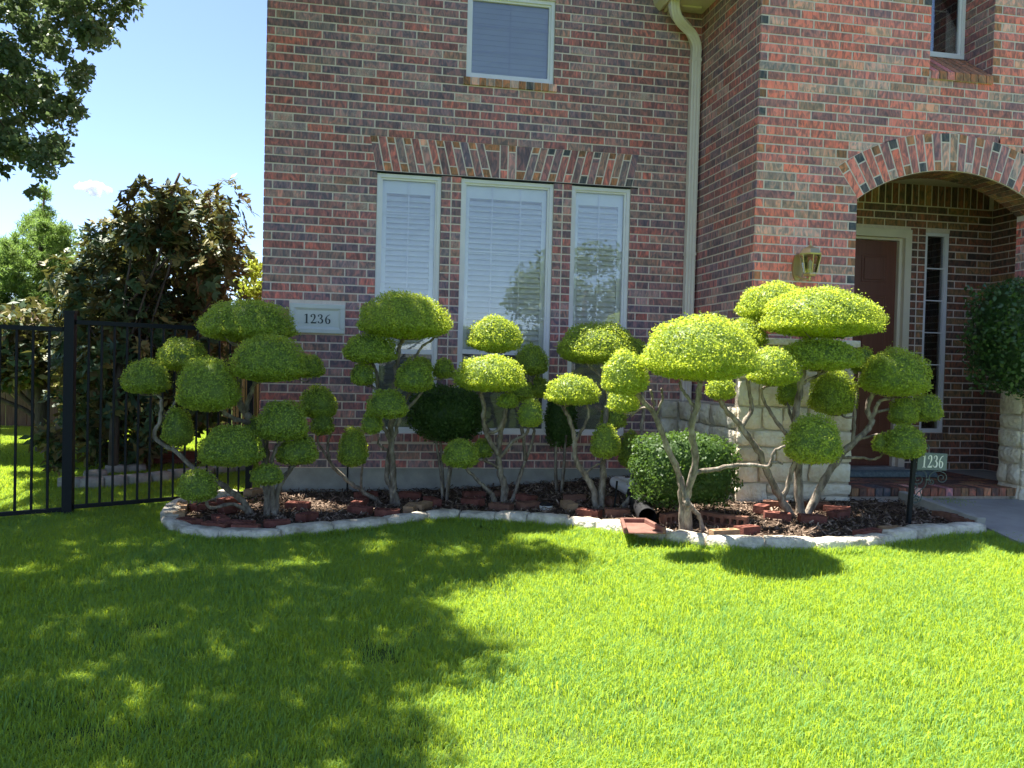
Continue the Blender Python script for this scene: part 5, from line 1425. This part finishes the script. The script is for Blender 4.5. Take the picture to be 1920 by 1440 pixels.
# juniper
ju = onG(60, 800); jun = empty('juniper_tree', 'bright green feathery juniper with a pointed top behind the magnolia', 'tree', tuple(ju)); JU = np.array(ju)
poly = [(83, 348), (90, 378), (104, 400), (100, 414), (124, 428), (118, 440), (152, 444), (128, 470), (158, 520), (150, 600), (100, 640), (-60, 640), (-60, 500), (-10, 480), (10, 455), (45, 432), (42, 418), (66, 402), (64, 392), (77, 374)]
cs4, rs4 = inside_outline(poly, 420, (4.0, 5.5), (.05, .13))
crown('crown', cs4, rs4, 52000, .08, m_jun, jun, JU, jit=.8, asp=.16, updir=np.array([.15, -.1, 1.1]), shell=.5)
mb = MB(); mb.tube([(0, 0, -.1), tuple(atY(70, 600, 4.7)-JU), tuple(atY(83, 365, 4.7)-JU)], [.11, .07, .01], 8); mb.build('trunk', m_barkd, jun, smooth=True)
# yellow-green shrub beside the house corner
ys_ = onG(478, 830); yb = empty('yellow_green_shrub', 'small yellow green shrub showing between the magnolia and the house corner', 'shrub', tuple(ys_)); YS = np.array(ys_)
cs5, rs5 = inside_outline([(462, 505), (478, 480), (492, 500), (500, 600), (455, 600), (452, 540)], 16, (3.0, 4.0), (.08, .16))
crown('crown', cs5, rs5, 1500, .075, m_yel, yb, YS)
mb = MB(); mb.tube([(0, 0, -.1), tuple(atY(478, 600, 3.4)-YS), tuple(atY(478, 510, 3.4)-YS)], [.03, .02, .008], 6); mb.build('trunk', m_barkd, yb)
# distant greenery and neighbour behind the yard
bgh = empty('neighbour_house', 'pinkish brick house wall glimpsed behind the fence and topiary', 'house', (-2, 15, 0))
f = MB(); f.box((-5, 0, -.4), (4, 4, 1.7)); f.build('wall', mat_noise('neighbour_brick', (.35, .17, .12, 1), (.5, .27, .2, 1), .9, 20, .3, 60), bgh)
f = MB(); f.prism([(-5.3, -.3, 1.7), (-5.3, 2, 2.3), (-5.3, 4.3, 1.7)], (9.6, 0, 0)); f.build('roof', m_roof, bgh)
def leafy_tree(name, label, X, Y, h, R, n, size, mat, group=None, cat='tree'):
    root = empty(name, label, cat, (X, Y, gz(X, Y)), group); cs = []; rs = []
    for _ in range(46):
        a = random.uniform(0, 6.28); q = R*math.sqrt(random.random())*.85; z = random.uniform(.35, .95)*h
        k = math.sqrt(max(0, 1-((z/h-.62)/.42)**2)); cs.append((q*k*math.cos(a), q*k*math.sin(a), z)); rs.append(R*random.uniform(.16, .3))
    crown('crown', cs, rs, n, size, mat, root, (0, 0, 0))
    mb = MB(); mb.tube([(0, 0, -.3), (0, 0, h*.3), (.1, 0, h*.75)], [R*.09, R*.07, R*.02], 8)
    for c in cs[:10]: mb.tube([(0, 0, h*.3), tuple(np.array(c)*.6+np.array([0, 0, h*.12])), c], [R*.035, R*.02, R*.01], 6)
    mb.build('trunk', m_barkd, root, smooth=True); return root
for i, (X, Y, h, R, lb) in enumerate(((-9.5, 13, 5.0, 2.6, 'pale green distant tree behind the wooden fence at the far left edge'), (-6.2, 17, 4.4, 2.4, 'rounded distant tree low behind the juniper'),)):
    leafy_tree('distant_tree', lb, X, Y, h, R, 7000, .16, m_oak)
# trees across the street, seen mirrored in the windows
for i, (X, Y, h, R, lb) in enumerate(((15.5, -22, 8.0, 4.2, 'taller street tree mirrored in the middle and right windows'), (9.5, -24, 6.0, 3.2, 'lower street tree mirrored at the foot of the left and middle windows'), (22, -24, 7.5, 4.2, 'street tree mirrored in the right window'))):
    leafy_tree('street_tree', lb, X, Y, h, R, 9000, .22, m_oak, 'trees across the street mirrored in the windows')

# ------------------------------------------------------------------ shade tree at the left whose branches hang into view
tx, ty = -4.6, -2.6
sh = empty('shade_tree', 'large leafy shade tree overhanging the top left corner and shading the lawn', 'tree', (tx, ty, gz(tx, ty))); SHL = np.array(sh.location)
shadow_px = [(-500, 960), (760, 960), (862, 985), (960, 1000), (1060, 1030), (1120, 1065), (1030, 1095), (850, 1100), (855, 1150), (900, 1200), (1040, 1235), (880, 1290), (850, 1340), (830, 1440)]
SP = [onG(*p)[:2] for p in shadow_px]
SPoly = [tuple(p) for p in SP]+[(1.1, -6.2), (.2, -9.5), (-6, -9.5), (-8, -4), (-7, -.2)]
SPoly[0] = (-7, -.4)
cs6 = []; rs6 = []
a_, b_ = -.33, .27
for gx_ in np.arange(-8, 3, .27):
    for gy_ in np.arange(-9.5, -.2, .27):
        for _ in range(2):
            x, y = gx_+random.uniform(-.14, .14), gy_+random.uniform(-.14, .14)
            if not inpoly(x, y, SPoly): continue
            R = random.uniform(.17, .32)
            if not all(inpoly(x+R*.6*math.cos(t), y+R*.6*math.sin(t), SPoly) for t in (0, 1.57, 3.14, 4.71)): continue
            for _t in range(6):
                z = random.uniform(4.3, 9.0); g0 = gz(x, y); P = np.array([x+a_*(z-g0), y+b_*(z-g0), z])
                if (P-CAMP)@FW > .5:
                    px, py, dz_ = proj(P); rp = R*FPX/dz_
                    if px+rp > 215-max(0, py)*.5 and py+rp > -10 and px < 2000 and py < 1500: continue
                cs6.append(P); rs6.append(R); break
for _ in range(130):  # leaf clumps added out of view above the roof, only to shade the return wall
    h = random.uniform(5.2, 6.6); zz = random.uniform(.2, 4.1); yy = random.uniform(-1.3, -.1)
    P = np.array([4.11+a_*(h-zz), yy+b_*(h-zz), h]); cs6.append(P); rs6.append(random.uniform(.18, .26))
crown('crown', cs6, rs6, 190000, .09, m_oak, sh, SHL, jit=1.0, asp=.62, shell=.4)
vis = [(-120, -60), (232, -60), (240, 10), (228, 60), (165, 75), (110, 100), (150, 115), (188, 160), (160, 172), (135, 165), (150, 215), (145, 240), (105, 265), (110, 300), (88, 325), (60, 300), (30, 290), (-5, 330), (-60, 340), (-120, 300)]
cs7, rs7 = inside_outline(vis, 210, (.2, 1.8), (.08, .17))
crown('hanging_crown', cs7, rs7, 22000, .062, m_oak, sh, SHL, jit=1.0, asp=.62, shell=.45)
cs8, rs8 = inside_outline([(45, 340), (70, 350), (62, 372), (48, 362)], 3, (.4, .8), (.03, .05))
crown('hanging_crown', cs8, rs8, 60, .07, m_oak, sh, SHL, jit=1.0, asp=.62)
mb = MB(); mb.tube(smooth_path([(0, 0, -.3), (.05, 0, 1.5), (.2, .1, 3.2), (.2, .3, 5.0)], 5), [.26, .24, .22, .21, .20, .19, .19, .18, .18, .17, .16, .15, .13, .12, .1, .08], 12); mb.build('trunk', m_barkd, sh, smooth=True)
mb = MB()
for i in range(0, len(cs6)-130, 9):
    if cs6[i][1] > -.3: continue
    c = cs6[i]-SHL; h = random.uniform(2.2, 4.5); mb.tube(smooth_path([(.15, .1, h), tuple(np.array([.15, .1, h])*.5+c*.5+np.array([0, 0, .25])), tuple(c)], 3), [.05, .045, .04, .03, .022, .016, .01], 6)
for i in range(0, len(cs7), 7):
    c = cs7[i]-SHL; e = np.array([.6, 2.4, 5.4]); mb.tube(smooth_path([tuple(e), tuple((e+c)*.5+np.array([0, 0, .15])), tuple(c)], 3), [.022, .02, .017, .014, .011, .008, .005], 5)
mb.tube(smooth_path([(.2, .2, 3.6), (.3, 1.3, 5.0), (.6, 2.4, 5.4)], 4), [.09, .08, .075, .07, .06, .05, .045, .035, .025], 8)
mb.build('limbs', m_barkd, sh, smooth=True)

# ------------------------------------------------------------------ cloud
f = MB(); 
bm = bmesh.new()
cc = CAMP+ray(175, 352)*420
for (dx, dz, r) in ((0, 0, 5), (-5, .5, 3.2), (4.5, -.5, 3.4), (1, -3, 3), (-2, 1.8, 3)):
    m4 = Matrix.Translation(Vector((dx, 0, dz*.9))) @ Matrix.Diagonal((r*1.15, r, r*.62, 1)); bmesh.ops.create_icosphere(bm, subdivisions=3, radius=1, matrix=m4)
for v in bm.verts: v.co += noise.noise_vector(v.co*.45)*1.6
me = bpy.data.meshes.new('cloud'); bm.to_mesh(me); bm.free()
mc, n_, out_ = new_mat('cloud_vapour'); pvn = n_.nodes.new('ShaderNodeVolumePrincipled'); pvn.inputs['Density'].default_value = .30; pvn.inputs['Color'].default_value = (1, 1, 1, 1); pvn.inputs['Anisotropy'].default_value = .3
n_.links.new(pvn.outputs[0], out_.inputs['Volume']); me.materials.append(mc)
co = link(bpy.data.objects.new('cloud', me)); co.location = cc; tag(co, kind='structure')

# ------------------------------------------------------------------ grass blades
def grass(name, pts_xy, nbl, h, wd, spread, smin, smax, mat):
    n = len(pts_xy)
    bx = RNG.normal(0, spread*.5, nbl); by = RNG.normal(0, spread*.5, nbl)
    an = RNG.uniform(0, 2*np.pi, nbl); ln = RNG.uniform(.15, .95, nbl); hh = h*RNG.uniform(.55, 1.15, nbl)
    T = np.stack([np.cos(an), np.sin(an), np.zeros(nbl)], 1); Bv = np.stack([-np.sin(an+.4), np.cos(an+.4), np.zeros(nbl)], 1)
    B0 = np.stack([bx, by, np.zeros(nbl)], 1); Zv = np.array([0, 0, 1.])
    mid = B0+T*(hh*ln*.35)[:, None]+Zv*(hh*.6)[:, None]; tip = B0+T*(hh*ln)[:, None]+Zv*(hh*(1-.25*ln))[:, None]
    V = np.concatenate([np.stack([B0-Bv*wd/2, B0+Bv*wd/2, mid+Bv*wd*.42, mid-Bv*wd*.42, tip], 1).reshape(-1, 3)])
    nv = nbl*5
    PX = pts_xy[:, 0]; PY = pts_xy[:, 1]; PZ = GZ(PX, PY)+.0
    AV = np.concatenate([V, np.stack([PX, PY, PZ], 1)]).astype(np.float32)
    me = bpy.data.meshes.new(name); me.vertices.add(len(AV)); me.vertices.foreach_set('co', AV.ravel())
    li = []; 
    base = np.arange(nbl)*5
    q = np.stack([base, base+1, base+2, base+3], 1).ravel(); t = np.stack([base+3, base+2, base+4], 1).ravel()
    me.loops.add(len(q)+len(t)); me.loops.foreach_set('vertex_index', np.concatenate([q, t]).astype(np.int32))
    me.polygons.add(nbl*2)
    me.polygons.foreach_set('loop_start', np.concatenate([np.arange(0, nbl*4, 4), nbl*4+np.arange(0, nbl*3, 3)]).astype(np.int32))
    me.polygons.foreach_set('loop_total', np.concatenate([np.full(nbl, 4), np.full(nbl, 3)]).astype(np.int32))
    tone = np.clip(RNG.normal(.4, .25, nbl), 0, 1); a = me.attributes.new('tone', 'FLOAT', 'FACE'); a.data.foreach_set('value', np.concatenate([tone, tone]).astype(np.float32))
    isb = np.concatenate([np.ones(nv, bool), np.zeros(n, bool)]); a = me.attributes.new('is_blade', 'BOOLEAN', 'POINT'); a.data.foreach_set('value', isb)
    rot = np.zeros((nv+n, 3), np.float32); rot[nv:, 2] = RNG.uniform(0, 6.28, n); a = me.attributes.new('turn', 'FLOAT_VECTOR', 'POINT'); a.data.foreach_set('vector', rot.ravel())
    sc_ = np.ones(nv+n, np.float32); sc_[nv:] = RNG.uniform(smin, smax, n); a = me.attributes.new('size', 'FLOAT', 'POINT'); a.data.foreach_set('value', sc_)
    me.update(calc_edges=True); me.materials.append(mat)
    o = link(bpy.data.objects.new(name, me))
    ng = bpy.data.node_groups.new(name, 'GeometryNodeTree')
    ng.interface.new_socket('Geometry', in_out='INPUT', socket_type='NodeSocketGeometry'); ng.interface.new_socket('Geometry', in_out='OUTPUT', socket_type='NodeSocketGeometry')
    gi = ng.nodes.new('NodeGroupInput'); go = ng.nodes.new('NodeGroupOutput')
    def named(nm, ty): x = ng.nodes.new('GeometryNodeInputNamedAttribute'); x.data_type = ty; x.inputs['Name'].default_value = nm; return x.outputs['Attribute']
    sep = ng.nodes.new('GeometryNodeSeparateGeometry'); sep.domain = 'POINT'
    ng.links.new(gi.outputs[0], sep.inputs[0]); ng.links.new(named('is_blade', 'BOOLEAN'), sep.inputs['Selection'])
    ip = ng.nodes.new('GeometryNodeInstanceOnPoints')
    ng.links.new(sep.outputs[1], ip.inputs['Points']); ng.links.new(sep.outputs[0], ip.inputs['Instance'])
    ng.links.new(named('turn', 'FLOAT_VECTOR'), ip.inputs['Rotation']); ng.links.new(named('size', 'FLOAT'), ip.inputs['Scale'])
    ng.links.new(ip.outputs[0], go.inputs[0])
    md = o.modifiers.new('scatter', 'NODES'); md.node_group = ng
    return tag(o, kind='stuff')
m_grass = mat_leaf('grass_blade', (.12, .30, .12, 1), (.40, .52, .05, 1), (.62, .74, .02, 1), .48, .6, .18, scale=1.1)
walkpoly = [tuple(p) for p in Wk0]+[tuple(p) for p in Wr0[::-1]]
def scatter(n, x0, x1, y0, y1, extra=None):
    X = RNG.uniform(x0, x1, n); Y = RNG.uniform(y0, y1, n)
    k = ~inpoly_np(X, Y, lawn_block) & ~inpoly_np(X, Y, walkpoly)
    if extra is not None: k &= extra(X, Y)
    return np.stack([X[k], Y[k]], 1)
def in_view(X, Y):
    qx = X-CAMP[0]; qy = Y-CAMP[1]; z = qx*FW[0]+qy*FW[1]; u = (qx*RT[0]+qy*RT[1])
    return (z > 2.0) & (np.abs(u) < z*.66+.6)
grass('lawn_grass', scatter(13000, -6, 9, -6.6, .4, in_view), 300, .040, .0038, .17, .6, 1.3, m_grass)
grass('back_lawn_grass', scatter(3200, -6, 0, .4, 5.1), 300, .05, .006, .26, .8, 1.2, m_grass)
# a few taller tufts against the border stones
tp = []
for p in EPS[4:]:
    for _ in range(2): tp.append((p[0]+random.uniform(-.04, .04), p[1]-random.uniform(.0, .05)))
grass('edge_grass', np.array(tp), 60, .06, .004, .05, .7, 1.2, m_grass)
